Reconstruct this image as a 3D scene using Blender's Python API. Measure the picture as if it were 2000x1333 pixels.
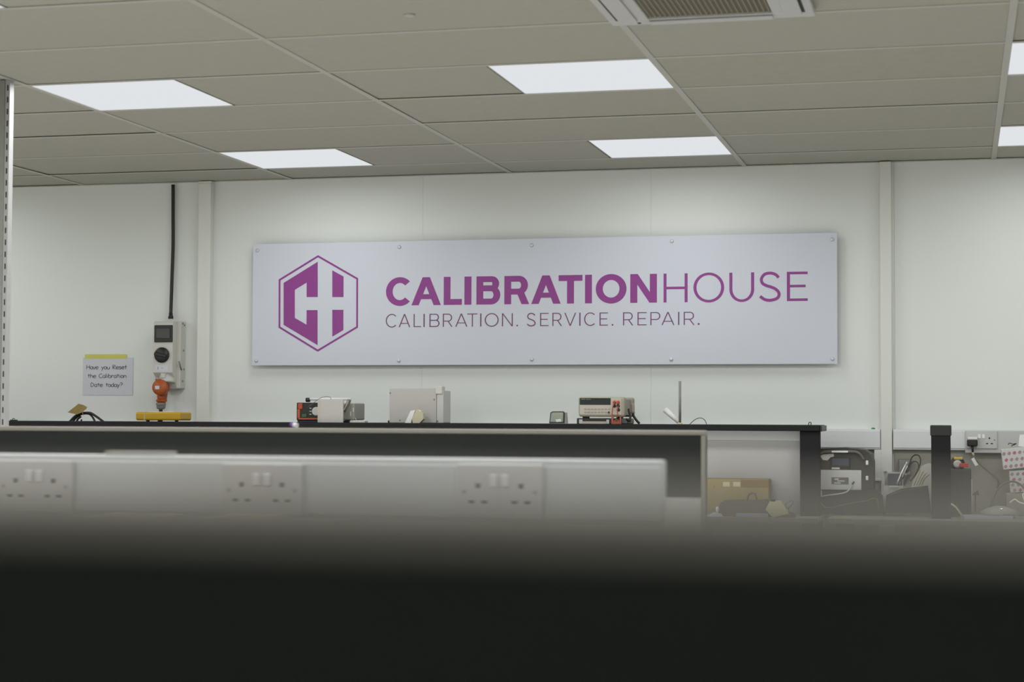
import bpy, bmesh, math, random
from mathutils import Vector, Matrix
random.seed(7)
for o in list(bpy.data.objects): bpy.data.objects.remove(o)
SC = bpy.context.scene
COL = SC.collection

# ------------------------------------------------------------------ camera
CAM = Vector((2.23677, -5.59320, 1.40973))
RIGHT = Vector((0.97075244, 0.24004822, 0.0040691))
UP = Vector((0.00576651, -0.04025687, 0.99917272))
FWD = Vector((-0.24001344, 0.96992589, 0.0404637))
FPX = 3538.11
cd = bpy.data.cameras.new('camera'); cam = bpy.data.objects.new('camera', cd); COL.objects.link(cam)
m = Matrix((RIGHT, UP, -FWD)).transposed().to_4x4(); m.translation = CAM
cam.matrix_world = m
cd.sensor_width = 36.0; cd.lens = 36.0 * FPX / 2000.0
cd.clip_start = 0.02; cd.clip_end = 60
cd.dof.use_dof = True; cd.dof.focus_distance = 8.9; cd.dof.aperture_fstop = 4.6
SC.camera = cam

# ------------------------------------------------------------------ world, exposure (the light itself comes from the ceiling panels)
w = bpy.data.worlds.new('world'); SC.world = w; w.use_nodes = True
w.node_tree.nodes['Background'].inputs[0].default_value = (0.9, 0.95, 1, 1)
w.node_tree.nodes['Background'].inputs[1].default_value = 0.0
PANEL_STRENGTH = 0.95     # what the diffuser itself shows
PANEL_WATT = 21.3         # the lamp in each panel
PANEL_SPREAD = 176        # almost the full half space
WALL_ROW = 0.25           # the row next to the sign wall is dimmed
SC.view_settings.view_transform = 'Standard'; SC.view_settings.look = 'None'
SC.view_settings.gamma = 1.0; SC.view_settings.use_curve_mapping = False
SC.view_settings.exposure = -0.25

# ------------------------------------------------------------------ helpers
CEIL = 2.65; WALL = 3.41175
def ray(px, py): return FWD + RIGHT*((px-1000)/FPX) - UP*((py-666.5)/FPX)
def A(px, py, Y):
    d = ray(px, py); return CAM + d*((Y-CAM.y)/d.y)
def rect(px0, py0, px1, py1, Y):
    ym = (py0+py1)/2; xm = (px0+px1)/2
    return A(px0,ym,Y).x, A(px1,ym,Y).x, A(xm,py1,Y).z, A(xm,py0,Y).z
def lin(c):
    c /= 255.0
    return c/12.92 if c <= 0.04045 else ((c+0.055)/1.055)**2.4
def rgb(r, g, b): return (lin(r), lin(g), lin(b), 1)
MATS = {}
def mat(name, col, rough=0.55, var=0.06, scale=12.0, bump=0.0, bscale=200.0, metal=0.0, alpha=None, trans=0.0, spec=0.5, coat=0.0):
    if name in MATS: return MATS[name]
    M = bpy.data.materials.new(name); M.use_nodes = True; MATS[name] = M
    nt = M.node_tree; b = nt.nodes['Principled BSDF']
    b.inputs['Roughness'].default_value = rough; b.inputs['Metallic'].default_value = metal
    b.inputs['Specular IOR Level'].default_value = spec
    b.inputs['Transmission Weight'].default_value = trans
    b.inputs['Coat Weight'].default_value = coat
    if alpha is not None: b.inputs['Alpha'].default_value = alpha
    tc = nt.nodes.new('ShaderNodeTexCoord'); nz = nt.nodes.new('ShaderNodeTexNoise'); nz.inputs['Scale'].default_value = scale
    nz.inputs['Detail'].default_value = 5
    mx = nt.nodes.new('ShaderNodeMixRGB'); c = col
    mx.inputs[1].default_value = (c[0]*(1-var), c[1]*(1-var), c[2]*(1-var), 1)
    mx.inputs[2].default_value = (min(1,c[0]*(1+var)), min(1,c[1]*(1+var)), min(1,c[2]*(1+var)), 1)
    nt.links.new(tc.outputs['Object'], nz.inputs['Vector']); nt.links.new(nz.outputs['Fac'], mx.inputs[0])
    nt.links.new(mx.outputs[0], b.inputs['Base Color'])
    if bump:
        n2 = nt.nodes.new('ShaderNodeTexNoise'); n2.inputs['Scale'].default_value = bscale; n2.inputs['Detail'].default_value = 3
        bp = nt.nodes.new('ShaderNodeBump'); bp.inputs['Strength'].default_value = bump; bp.inputs['Distance'].default_value = 0.002
        nt.links.new(tc.outputs['Object'], n2.inputs['Vector']); nt.links.new(n2.outputs['Fac'], bp.inputs['Height'])
        nt.links.new(bp.outputs['Normal'], b.inputs['Normal'])
    return M
def emat(name, col, strength):
    M = bpy.data.materials.new(name); M.use_nodes = True; nt = M.node_tree
    nt.nodes.remove(nt.nodes['Principled BSDF'])
    e = nt.nodes.new('ShaderNodeEmission'); e.inputs[0].default_value = col; e.inputs[1].default_value = strength
    nt.links.new(e.outputs[0], nt.nodes['Material Output'].inputs[0]); MATS[name] = M
    return M

class MB:
    def __init__(s): s.bm = bmesh.new()
    def box(s, x0, x1, y0, y1, z0, z1, bev=0.0, seg=2, rot=None, piv=None):
        r = bmesh.ops.create_cube(s.bm, size=1.0)
        vs = r['verts']
        for v in vs:
            v.co = Vector(((x0+x1)/2 + v.co.x*(x1-x0), (y0+y1)/2 + v.co.y*(y1-y0), (z0+z1)/2 + v.co.z*(z1-z0)))
        if bev > 0:
            es = list({e for v in vs for e in v.link_edges})
            r2 = bmesh.ops.bevel(s.bm, geom=es, offset=bev, segments=seg, profile=0.5, affect='EDGES')
            vs = list({v for f in r2['faces'] for v in f.verts} | {v for v in vs if v.is_valid})
        if rot is not None:
            R = Matrix.Rotation(rot[0], 4, rot[1]); p = Vector(piv) if piv else Vector(((x0+x1)/2,(y0+y1)/2,(z0+z1)/2))
            for v in vs: v.co = R @ (v.co-p) + p
        return s
    def cyl(s, p0, p1, r0, r1=None, n=20):
        p0 = Vector(p0); p1 = Vector(p1); r1 = r0 if r1 is None else r1
        d = (p1-p0).normalized(); a = d.orthogonal().normalized(); b = d.cross(a)
        c0 = [s.bm.verts.new(p0 + (a*math.cos(t)+b*math.sin(t))*r0) for t in [2*math.pi*i/n for i in range(n)]]
        c1 = [s.bm.verts.new(p1 + (a*math.cos(t)+b*math.sin(t))*r1) for t in [2*math.pi*i/n for i in range(n)]]
        for i in range(n): s.bm.faces.new((c0[i], c0[(i+1)%n], c1[(i+1)%n], c1[i])).smooth = True
        s.bm.faces.new(c0[::-1]); s.bm.faces.new(c1)
        return s
    def lathe(s, base, axis, prof, n=24):
        base = Vector(base); d = Vector(axis).normalized(); a = d.orthogonal().normalized(); b = d.cross(a)
        rings = []
        for (h, r) in prof:
            rings.append([s.bm.verts.new(base + d*h + (a*math.cos(2*math.pi*i/n)+b*math.sin(2*math.pi*i/n))*max(r,1e-4)) for i in range(n)])
        for k in range(len(rings)-1):
            for i in range(n): s.bm.faces.new((rings[k][i], rings[k][(i+1)%n], rings[k+1][(i+1)%n], rings[k+1][i])).smooth = True
        s.bm.faces.new(rings[0][::-1]); s.bm.faces.new(rings[-1])
        return s
    def tube(s, pts, r, n=8, smooth=6):
        P = [Vector(p) for p in pts]
        if smooth and len(P) > 2:
            Q = []
            for i in range(len(P)-1):
                p0 = P[max(i-1,0)]; p1 = P[i]; p2 = P[i+1]; p3 = P[min(i+2,len(P)-1)]
                for k in range(smooth):
                    t = k/smooth
                    Q.append(0.5*((2*p1)+(-p0+p2)*t+(2*p0-5*p1+4*p2-p3)*t*t+(-p0+3*p1-3*p2+p3)*t**3))
            Q.append(P[-1]); P = Q
        rings = []; a = None
        for i, p in enumerate(P):
            d = (P[min(i+1,len(P)-1)]-P[max(i-1,0)]).normalized()
            if a is None: a = d.orthogonal().normalized()
            a = (a - d*a.dot(d)).normalized(); b = d.cross(a)
            rr = r(i/(len(P)-1)) if callable(r) else r
            rings.append([s.bm.verts.new(p+(a*math.cos(2*math.pi*j/n)+b*math.sin(2*math.pi*j/n))*rr) for j in range(n)])
        for k in range(len(rings)-1):
            for j in range(n): s.bm.faces.new((rings[k][j], rings[k][(j+1)%n], rings[k+1][(j+1)%n], rings[k+1][j])).smooth = True
        s.bm.faces.new(rings[0][::-1]); s.bm.faces.new(rings[-1])
        return s
    def prism(s, pts, y0, y1):            # outline in the XZ plane pushed from y0 to y1
        f0 = [s.bm.verts.new((x, y0, z)) for x, z in pts]; f1 = [s.bm.verts.new((x, y1, z)) for x, z in pts]
        n = len(pts)
        s.bm.faces.new(f0); s.bm.faces.new(f1[::-1])
        for i in range(n): s.bm.faces.new((f0[i], f1[i], f1[(i+1)%n], f0[(i+1)%n]))
        return s
    def prismx(s, pts, x0, x1):           # outline in the YZ plane pushed from x0 to x1
        f0 = [s.bm.verts.new((x0, y, z)) for y, z in pts]; f1 = [s.bm.verts.new((x1, y, z)) for y, z in pts]
        n = len(pts)
        s.bm.faces.new(f0[::-1]); s.bm.faces.new(f1)
        for i in range(n): s.bm.faces.new((f0[i], f0[(i+1)%n], f1[(i+1)%n], f1[i]))
        return s
    def prismz(s, pts, z0, z1):
        f0 = [s.bm.verts.new((x, y, z0)) for x, y in pts]; f1 = [s.bm.verts.new((x, y, z1)) for x, y in pts]
        n = len(pts)
        s.bm.faces.new(f0[::-1]); s.bm.faces.new(f1)
        for i in range(n): s.bm.faces.new((f0[i], f0[(i+1)%n], f1[(i+1)%n], f1[i]))
        return s
    def mesh(s, name, off=Vector((0,0,0)), angle=35):
        bmesh.ops.recalc_face_normals(s.bm, faces=s.bm.faces)
        me = bpy.data.meshes.new(name)
        for v in s.bm.verts: v.co -= off
        s.bm.to_mesh(me); s.bm.free()
        return me
def tag(o, label=None, cat=None, group=None, kind=None):
    if label: o['label'] = label
    if cat: o['category'] = cat
    if group: o['group'] = group
    if kind: o['kind'] = kind
    return o
def wloc(o):
    v = Vector((0,0,0))
    while o is not None: v += o.location; o = o.parent
    return v
def part(name, mb, material, parent, label=None):
    off = wloc(parent) if parent else Vector((0,0,0))
    me = mb.mesh(name, off); me.materials.append(material)
    o = bpy.data.objects.new(name, me); COL.objects.link(o)
    if parent: o.parent = parent
    if label: o['label'] = label
    return o
def solo(name, mb, material, loc, label=None, cat=None, group=None, kind=None):   # a thing (or a piece of the room) that is one mesh
    loc = Vector(loc)
    me = mb.mesh(name, loc); me.materials.append(material)
    o = bpy.data.objects.new(name, me); COL.objects.link(o); o.location = loc
    return tag(o, label, cat, group, kind)
def thing(name, loc, label, cat, group=None):
    o = bpy.data.objects.new(name, None); COL.objects.link(o); o.location = loc; o.empty_display_size = 0.05
    return tag(o, label, cat, group)
def inst(name, me, loc, parent=None):
    o = bpy.data.objects.new(name, me); COL.objects.link(o); o.location = loc
    if parent: o.parent = parent
    return o

# ------------------------------------------------------------------ materials
M_wall = mat('painted_wall', (0.765,0.79,0.755,1), 0.55, 0.015, 1.5, 0.05, 90)
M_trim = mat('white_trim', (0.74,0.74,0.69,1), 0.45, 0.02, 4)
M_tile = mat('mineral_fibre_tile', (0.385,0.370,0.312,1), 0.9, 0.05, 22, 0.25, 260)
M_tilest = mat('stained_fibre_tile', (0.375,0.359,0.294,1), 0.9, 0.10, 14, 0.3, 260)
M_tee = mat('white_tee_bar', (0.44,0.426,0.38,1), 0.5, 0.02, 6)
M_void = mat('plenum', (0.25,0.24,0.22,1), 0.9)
M_floor = mat('vinyl_floor', (0.70,0.69,0.66,1), 0.5, 0.08, 5)
M_otherwall = mat('plain_wall', (0.82,0.82,0.79,1), 0.6, 0.02, 2)
M_sign = mat('sign_panel', (0.645,0.67,0.735,1), 0.6, 0.012, 2, spec=0.2)
M_purple = mat('purple_vinyl', rgb(142,60,138), 0.5, 0.03, 10)
M_tagline = mat('dark_purple_vinyl', rgb(112,64,100), 0.5, 0.03, 10)
M_cap = mat('screw_cap', (0.62,0.63,0.64,1), 0.3, 0.03, 20, metal=0.35)
M_black = mat('black_powder_coat', rgb(30,29,30), 0.6, 0.12, 30, spec=0.2)
M_blackp = mat('black_plastic', rgb(30,29,28), 0.42, 0.15, 40)
M_bench = mat('bench_laminate', (0.62,0.60,0.55,1), 0.5, 0.05, 18)
M_edge = mat('beige_edging', (0.215,0.203,0.172,1), 0.5, 0.05, 30)
M_board = mat('white_board', (0.47,0.455,0.44,1), 0.5, 0.02, 6)
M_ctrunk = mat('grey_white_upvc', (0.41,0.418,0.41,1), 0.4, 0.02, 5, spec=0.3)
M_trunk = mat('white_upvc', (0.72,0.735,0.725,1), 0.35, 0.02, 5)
M_dado = mat('lower_wall_board', (0.34,0.322,0.262,1), 0.6, 0.05, 8)
M_darkpanel = mat('dark_screen_fabric', rgb(38,40,37), 0.8, 0.10, 60, 0.2, 400, spec=0.2)
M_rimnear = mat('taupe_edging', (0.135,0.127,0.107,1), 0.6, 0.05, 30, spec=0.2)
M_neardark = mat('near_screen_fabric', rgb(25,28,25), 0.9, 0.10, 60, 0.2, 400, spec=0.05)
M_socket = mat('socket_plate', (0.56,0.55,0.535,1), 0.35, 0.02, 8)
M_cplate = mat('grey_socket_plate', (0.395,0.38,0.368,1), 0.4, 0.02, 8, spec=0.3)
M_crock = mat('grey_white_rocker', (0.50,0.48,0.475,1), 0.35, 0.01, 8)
M_rocker = mat('rocker_white', (0.85,0.84,0.83,1), 0.3, 0.01, 8)
M_hole = mat('pin_slot', rgb(40,38,36), 0.8)
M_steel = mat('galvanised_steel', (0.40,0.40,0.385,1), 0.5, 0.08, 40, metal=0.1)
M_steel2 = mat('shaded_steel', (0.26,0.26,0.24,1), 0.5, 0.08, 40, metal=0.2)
M_cable = mat('black_cable', rgb(40,36,32), 0.55, 0.1, 30)
M_midgrey = mat('mid_grey_plastic', rgb(152,149,141), 0.45, 0.04, 14)
M_grey = mat('grey_enclosure', (0.60,0.59,0.54,1), 0.45, 0.03, 12)
M_greylt = mat('pale_grey_plastic', (0.56,0.56,0.535,1), 0.4, 0.02, 12)
M_smoke = mat('smoked_window', rgb(70,72,66), 0.2, 0.1, 15)
M_orange = mat('orange_plug', rgb(168,80,24), 0.4, 0.06, 20)
M_gland = mat('grey_gland', rgb(128,128,126), 0.45, 0.05, 30)
M_ycap = mat('pale_yellow_plastic', rgb(206,184,64), 0.4, 0.04, 16)
M_yellow = mat('yellow_plastic', rgb(188,150,10), 0.4, 0.04, 16)
M_paper = mat('paper', (0.62,0.635,0.68,1), 0.8, 0.015, 10)
M_tape = mat('yellow_tape', rgb(206,204,104), 0.6, 0.04, 14)
M_ink = mat('black_ink', rgb(62,60,64), 0.7)
M_cream = mat('cream_metal', (0.49,0.465,0.435,1), 0.5, 0.03, 10)
M_creamd = mat('cream_plastic', rgb(196,190,160), 0.45, 0.04, 14)
M_dmm = mat('instrument_grey_beige', rgb(158,153,133), 0.5, 0.03, 14)
M_dmmp = mat('instrument_front', rgb(184,177,164), 0.45, 0.02, 14)
M_lcd = mat('dark_display', rgb(36,44,42), 0.15, 0.1, 10)
M_lcdg = mat('grey_lcd', rgb(160,168,150), 0.25, 0.05, 14)
M_red = mat('red_plastic', rgb(178,70,42), 0.4, 0.05, 20)
M_redb = mat('faded_orange_plastic', rgb(158,84,60), 0.5, 0.05, 20)
M_redsw = mat('red_handle', rgb(182,56,54), 0.4, 0.05, 20)
M_green = mat('green_putty', rgb(40,130,60), 0.6)
M_white = mat('white_plastic', (0.78,0.78,0.76,1), 0.4, 0.01, 10)
M_card = mat('cardboard', rgb(156,141,96), 0.8, 0.06, 25)
M_carddk = mat('brown_tape', rgb(132,108,66), 0.5, 0.05, 25)
M_tagc = mat('buff_tag', rgb(136,118,64), 0.8, 0.08, 40)
M_bag = mat('dark_grey_cloth', rgb(96,88,84), 0.9, 0.12, 50, 0.3, 300)
M_bluepap = mat('blue_grey_sheet', rgb(150,160,176), 0.6, 0.03, 15)
M_pad = mat('yellow_pad', rgb(184,178,146), 0.8, 0.03, 20)
M_blue = mat('blue_plastic', rgb(60,86,110), 0.4, 0.08, 20)
M_violet = mat('blue_violet_card', rgb(86,84,118), 0.6, 0.06, 20)
M_purplecap = mat('violet_band', rgb(112,60,150), 0.4)
M_pink = mat('red_print', rgb(178,104,108), 0.7, 0.1, 30)
M_pinkd = mat('mauve_print', rgb(158,134,131), 0.7, 0.1, 30)
M_case = mat('charcoal_case', rgb(58,56,50), 0.5, 0.08, 30)
M_casedk = mat('darker_case', rgb(40,38,34), 0.5, 0.08, 30)
M_casegr = mat('mid_grey_rubber', rgb(104,100,90), 0.5, 0.06, 30)
M_screen = mat('blue_grey_screen', rgb(78,80,92), 0.25, 0.05, 12)
M_tray = mat('clear_tray', (0.72,0.71,0.68,1), 0.2, 0.03, 10, alpha=0.55)
M_pouch = mat('translucent_pouch', (0.70,0.68,0.60,1), 0.35, 0.06, 30, alpha=0.7)
M_metal = mat('bright_steel', (0.72,0.70,0.66,1), 0.28, 0.05, 60, metal=0.8)
M_copper = mat('orange_board', rgb(190,96,60), 0.6, 0.15, 60)
M_greenpcb = mat('green_fitting', rgb(60,96,72), 0.5, 0.15, 60)
M_navy = mat('navy_base', rgb(36,40,64), 0.5)
M_acwhite = mat('aged_white_plastic', (0.50,0.49,0.475,1), 0.45, 0.02, 10)
M_mesh = mat('grille_mesh', rgb(104,99,84), 0.7, 0.05, 30)
M_meshbar = mat('grille_bar', rgb(136,130,112), 0.6, 0.03, 30)
M_led = emat('led_diffuser', (0.93, 0.965, 1.0, 1), PANEL_STRENGTH)

# ------------------------------------------------------------------ the room
X0, X1, Y0, Y1 = -4.8, 6.0, -8.4, WALL
solo('floor', MB().box(X0,X1,Y0,Y1,-0.1,0), M_floor, (0,0,0), kind='structure')
wb = solo('wall_back', MB().box(X0,X1,Y1+0.02,Y1+0.12,0,2.95), M_wall, (0,Y1,0), kind='structure')
seams = [X0] + [-0.4716+1.2*k for k in range(-3,6)] + [X1]
for a, b in zip(seams[:-1], seams[1:]):
    if b-a < 0.02: continue
    part('wall_panel', MB().box(a+0.0003,b-0.0003,Y1,Y1+0.02,0,2.95), M_wall, wb)
solo('wall_left', MB().box(X0-0.1,X0,Y0-0.1,Y1+0.12,0,2.95), M_otherwall, (X0,0,0), kind='structure')
solo('wall_right', MB().box(X1,X1+0.1,Y0-0.1,Y1+0.12,0,2.95), M_otherwall, (X1,0,0), kind='structure')
solo('wall_front', MB().box(X0,X1,Y0-0.1,Y0,0,2.95), M_otherwall, (0,Y0,0), kind='structure')

# suspended ceiling: slab, tee bars, single tiles (1200 x 600), LED panels on a 1.8 m rhythm, plus an added left column
ceil = solo('ceiling', MB().box(X0-0.1,X1+0.1,Y0-0.1,Y1+0.12,2.95,3.05), M_void, (0,0,2.95), kind='structure')
cols = [-4.8+1.2*i for i in range(9)]
rows = [0.6*k for k in range(-14,6)]
lightspots = {}
for lx in (-3.6, -1.2, 0.6, 2.4):  # leftmost column added out of view to brighten the sign wall's left end
    for ly in (0.6, 2.4, -1.2, -3.0, -4.8, -6.6):
        lightspots[(round(lx,2), round(ly,2))] = 1
AC = (1.2, -0.6)
for x in cols[1:] + [X0+0.012, X1-0.012]:
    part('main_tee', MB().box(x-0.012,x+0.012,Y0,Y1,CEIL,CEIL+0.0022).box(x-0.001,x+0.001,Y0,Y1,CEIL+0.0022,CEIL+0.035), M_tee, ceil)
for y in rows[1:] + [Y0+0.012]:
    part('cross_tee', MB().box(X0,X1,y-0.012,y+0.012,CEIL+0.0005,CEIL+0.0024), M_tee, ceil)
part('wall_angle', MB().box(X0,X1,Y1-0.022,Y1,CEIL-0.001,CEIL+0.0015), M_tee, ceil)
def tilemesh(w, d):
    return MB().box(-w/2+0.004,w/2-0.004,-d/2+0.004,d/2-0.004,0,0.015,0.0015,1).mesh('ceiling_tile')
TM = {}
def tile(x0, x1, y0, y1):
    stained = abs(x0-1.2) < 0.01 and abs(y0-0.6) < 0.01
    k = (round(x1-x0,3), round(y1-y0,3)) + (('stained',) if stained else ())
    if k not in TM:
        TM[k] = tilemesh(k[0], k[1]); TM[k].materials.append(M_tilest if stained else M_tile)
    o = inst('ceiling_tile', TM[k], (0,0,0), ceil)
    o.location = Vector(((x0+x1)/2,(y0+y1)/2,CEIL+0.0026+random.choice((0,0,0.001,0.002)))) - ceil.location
    if random.random() < 0.25: o.rotation_euler = (random.choice((-1,1))*0.003, 0, 0); o.location.z += 0.001
for cx in cols:
    for ry in rows:
        y1 = min(ry+0.6, Y1)
        la = lightspots.get((round(cx,2), round(ry,2))); lb = lightspots.get((round(cx+0.6,2), round(ry,2)))
        ac = abs(cx-AC[0]) < 0.01 and abs(ry-AC[1]) < 0.01
        if la: tile(cx+0.6, cx+1.2, ry, y1)
        elif lb: tile(cx, cx+0.6, ry, y1)
        elif ac: tile(cx+0.6, cx+1.2, ry, y1)
        else: tile(cx, cx+1.2, ry, y1)
names = {(-1.2,0.6): 'square LED ceiling panel at the upper left, nearest the slotted upright',
         (0.6,0.6): 'square LED ceiling panel just below the air conditioner grille',
         (-1.2,2.4): 'square LED ceiling panel above the left end of the sign',
         (0.6,2.4): 'square LED ceiling panel above the right half of the sign, by the wall',
         (2.4,0.6): 'LED ceiling panel cut by the right picture edge, the upper one',
         (2.4,2.4): 'LED ceiling panel cut by the right picture edge, the lower one nearest the wall',
         (-1.2,-1.2): 'LED ceiling panel of which only a corner shows at top left'}
for (lx, ly) in lightspots:
    c = Vector((lx+0.3, ly+0.3, CEIL))
    nm = names.get((lx, ly))
    L = thing('ceiling_light', c, nm or 'square LED ceiling panel out of the picture behind or beside the camera, the far left column added for light', 'ceiling light', 'square LED ceiling panels')
    q = 0.2975
    f = MB()
    f.box(c.x-q,c.x+q,c.y-q,c.y-q+0.005,CEIL+0.0026,CEIL+0.014).box(c.x-q,c.x+q,c.y+q-0.005,c.y+q,CEIL+0.0026,CEIL+0.014)
    f.box(c.x-q,c.x-q+0.005,c.y-q+0.005,c.y+q-0.005,CEIL+0.0026,CEIL+0.014).box(c.x+q-0.005,c.x+q,c.y-q+0.005,c.y+q-0.005,CEIL+0.0026,CEIL+0.014)
    part('frame', f, M_tee, L)
    part('diffuser', MB().box(c.x-q+0.005,c.x+q-0.005,c.y-q+0.005,c.y+q-0.005,CEIL+0.003,CEIL+0.012), M_led, L)
    ld = bpy.data.lights.new('panel_lamp', 'AREA'); ld.shape = 'SQUARE'; ld.size = 0.56; ld.energy = PANEL_WATT*(WALL_ROW if ly > 2 else 1.0)
    ld.spread = math.radians(PANEL_SPREAD); ld.color = (0.965, 0.985, 1.0)
    lo_ = bpy.data.objects.new('panel_lamp', ld); COL.objects.link(lo_); lo_.parent = L; lo_.location = (0,0,0.002)

# ceiling cassette air conditioner
c = Vector((1.5, -0.3, CEIL))
T = thing('air_conditioner', c, 'white ceiling cassette air conditioner with mesh intake grille at the top edge', 'air conditioner')
zb = CEIL-0.022; hw = 0.315; gi = 0.19
fr = MB()
fr.box(c.x-hw,c.x+hw,c.y+gi,c.y+hw-0.06,zb,CEIL,0.004).box(c.x-hw,c.x+hw,c.y-hw,c.y-gi,zb,CEIL,0.004)
fr.box(c.x-hw,c.x-gi,c.y-gi,c.y+gi,zb,CEIL,0.004).box(c.x+gi,c.x+hw,c.y-gi,c.y+gi,zb,CEIL,0.004)
part('fascia', fr, M_acwhite, T)
part('mesh_backing', MB().box(c.x-gi,c.x+gi,c.y-gi,c.y+gi,zb+0.012,zb+0.016), M_mesh, T)
g = MB()
for i in range(24):
    t = -gi + (i+0.5)*2*gi/24
    g.box(c.x+t-0.002,c.x+t+0.002,c.y-gi,c.y+gi,zb+0.006,zb+0.012).box(c.x-gi,c.x+gi,c.y+t-0.002,c.y+t+0.002,zb+0.007,zb+0.0125)
gr = part('grille', g, M_meshbar, T); gr['kind'] = 'stuff'
for sx in (-1, 1):
    xx = c.x+sx*(gi+hw)/2
    part('louvre_flap', MB().box(xx-0.028,xx+0.028,c.y-gi,c.y+gi,zb-0.006,zb-0.001,0.002), M_acwhite, T)
    part('outlet_slot', MB().box(xx+sx*0.032-0.005,xx+sx*0.032+0.005,c.y-gi,c.y+gi-0.01,zb-0.0012,zb+0.001), M_hole, T)
part('louvre_flap', MB().box(c.x-gi,c.x+gi,c.y+gi+0.006,c.y+gi+0.05,zb-0.006,zb-0.001,0.002), M_acwhite, T)
part('corner_screw', MB().cyl((c.x-hw+0.09,c.y+hw-0.09,zb-0.002),(c.x-hw+0.09,c.y+hw-0.09,zb+0.001),0.006,n=12), M_hole, T)
p = Vector((0.58,-0.242,CEIL))
solo('ceiling_sensor', MB().lathe((p.x,p.y,CEIL+0.004),(0,0,-1),[(0,0.018),(0.005,0.018),(0.008,0.012)],18), M_tee, p, 'tiny white round sensor stuck under a ceiling tile', 'sensor')

# vertical cover strips on the wall, and the coving line
xa, xb = A(392,600,WALL).x, A(416,600,WALL).x
solo('trim_1', MB().box(xa,xb,WALL-0.045,WALL,0,CEIL-0.012,0.003).box(xa-0.002,xb+0.002,WALL-0.047,WALL,CEIL-0.012,CEIL-0.002), M_trim, (xa,WALL,0), kind='structure')
xa2, xb2 = A(1720,600,WALL).x, A(1742,600,WALL).x
solo('trim_2', MB().box(xa2,xb2,WALL-0.045,WALL,0,CEIL-0.001,0.003), M_trim, (xa2,WALL,0), kind='structure')
solo('trim_3', MB().box(xb2+0.01,X1,WALL-0.012,WALL,0,1.25,0.002).box(xa,xa2-0.01,WALL-0.012,WALL,0,1.25,0.002), M_dado, (xb2,WALL,0), kind='structure')

# ------------------------------------------------------------------ letter shapes (all built from strokes)
def arc(cx, cz, rx, rz, tx, tz, a0, a1, n=28):
    out = []
    for i in range(n):
        t0 = math.radians(a0+(a1-a0)*i/n); t1 = math.radians(a0+(a1-a0)*(i+1)/n)
        out.append([(cx+rx*math.cos(t0),cz+rz*math.sin(t0)),(cx+rx*math.cos(t1),cz+rz*math.sin(t1)),
                    (cx+(rx-tx)*math.cos(t1),cz+(rz-tz)*math.sin(t1)),(cx+(rx-tx)*math.cos(t0),cz+(rz-tz)*math.sin(t0))])
    return out
def bar(x0, z0, x1, z1): return [(x0,z0),(x1,z0),(x1,z1),(x0,z1)]
def para(xa, xb, z0, z1, t): return [(xa,z0),(xa+t,z0),(xb+t,z1),(xb,z1)]
def ribbon(P, t, closed=False):
    L = []; R = []; n = len(P)
    for i in range(n):
        a = Vector(P[(i-1)%n] if (closed or i>0) else P[i]); b = Vector(P[(i+1)%n] if (closed or i<n-1) else P[i])
        d = (b-a).normalized(); nn = Vector((-d.y,d.x)); p = Vector(P[i])
        L.append(p+nn*t/2); R.append(p-nn*t/2)
    return [[tuple(L[i]),tuple(L[i+1]),tuple(R[i+1]),tuple(R[i])] for i in range(n-1)]
def smooth(P, k=6):
    P = [Vector(p) for p in P]; Q = []
    for i in range(len(P)-1):
        p0 = P[max(i-1,0)]; p1 = P[i]; p2 = P[i+1]; p3 = P[min(i+2,len(P)-1)]
        for j in range(k):
            t = j/k; Q.append(0.5*((2*p1)+(-p0+p2)*t+(2*p0-5*p1+4*p2-p3)*t*t+(-p0+3*p1-3*p2+p3)*t**3))
    return Q+[P[-1]]
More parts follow.
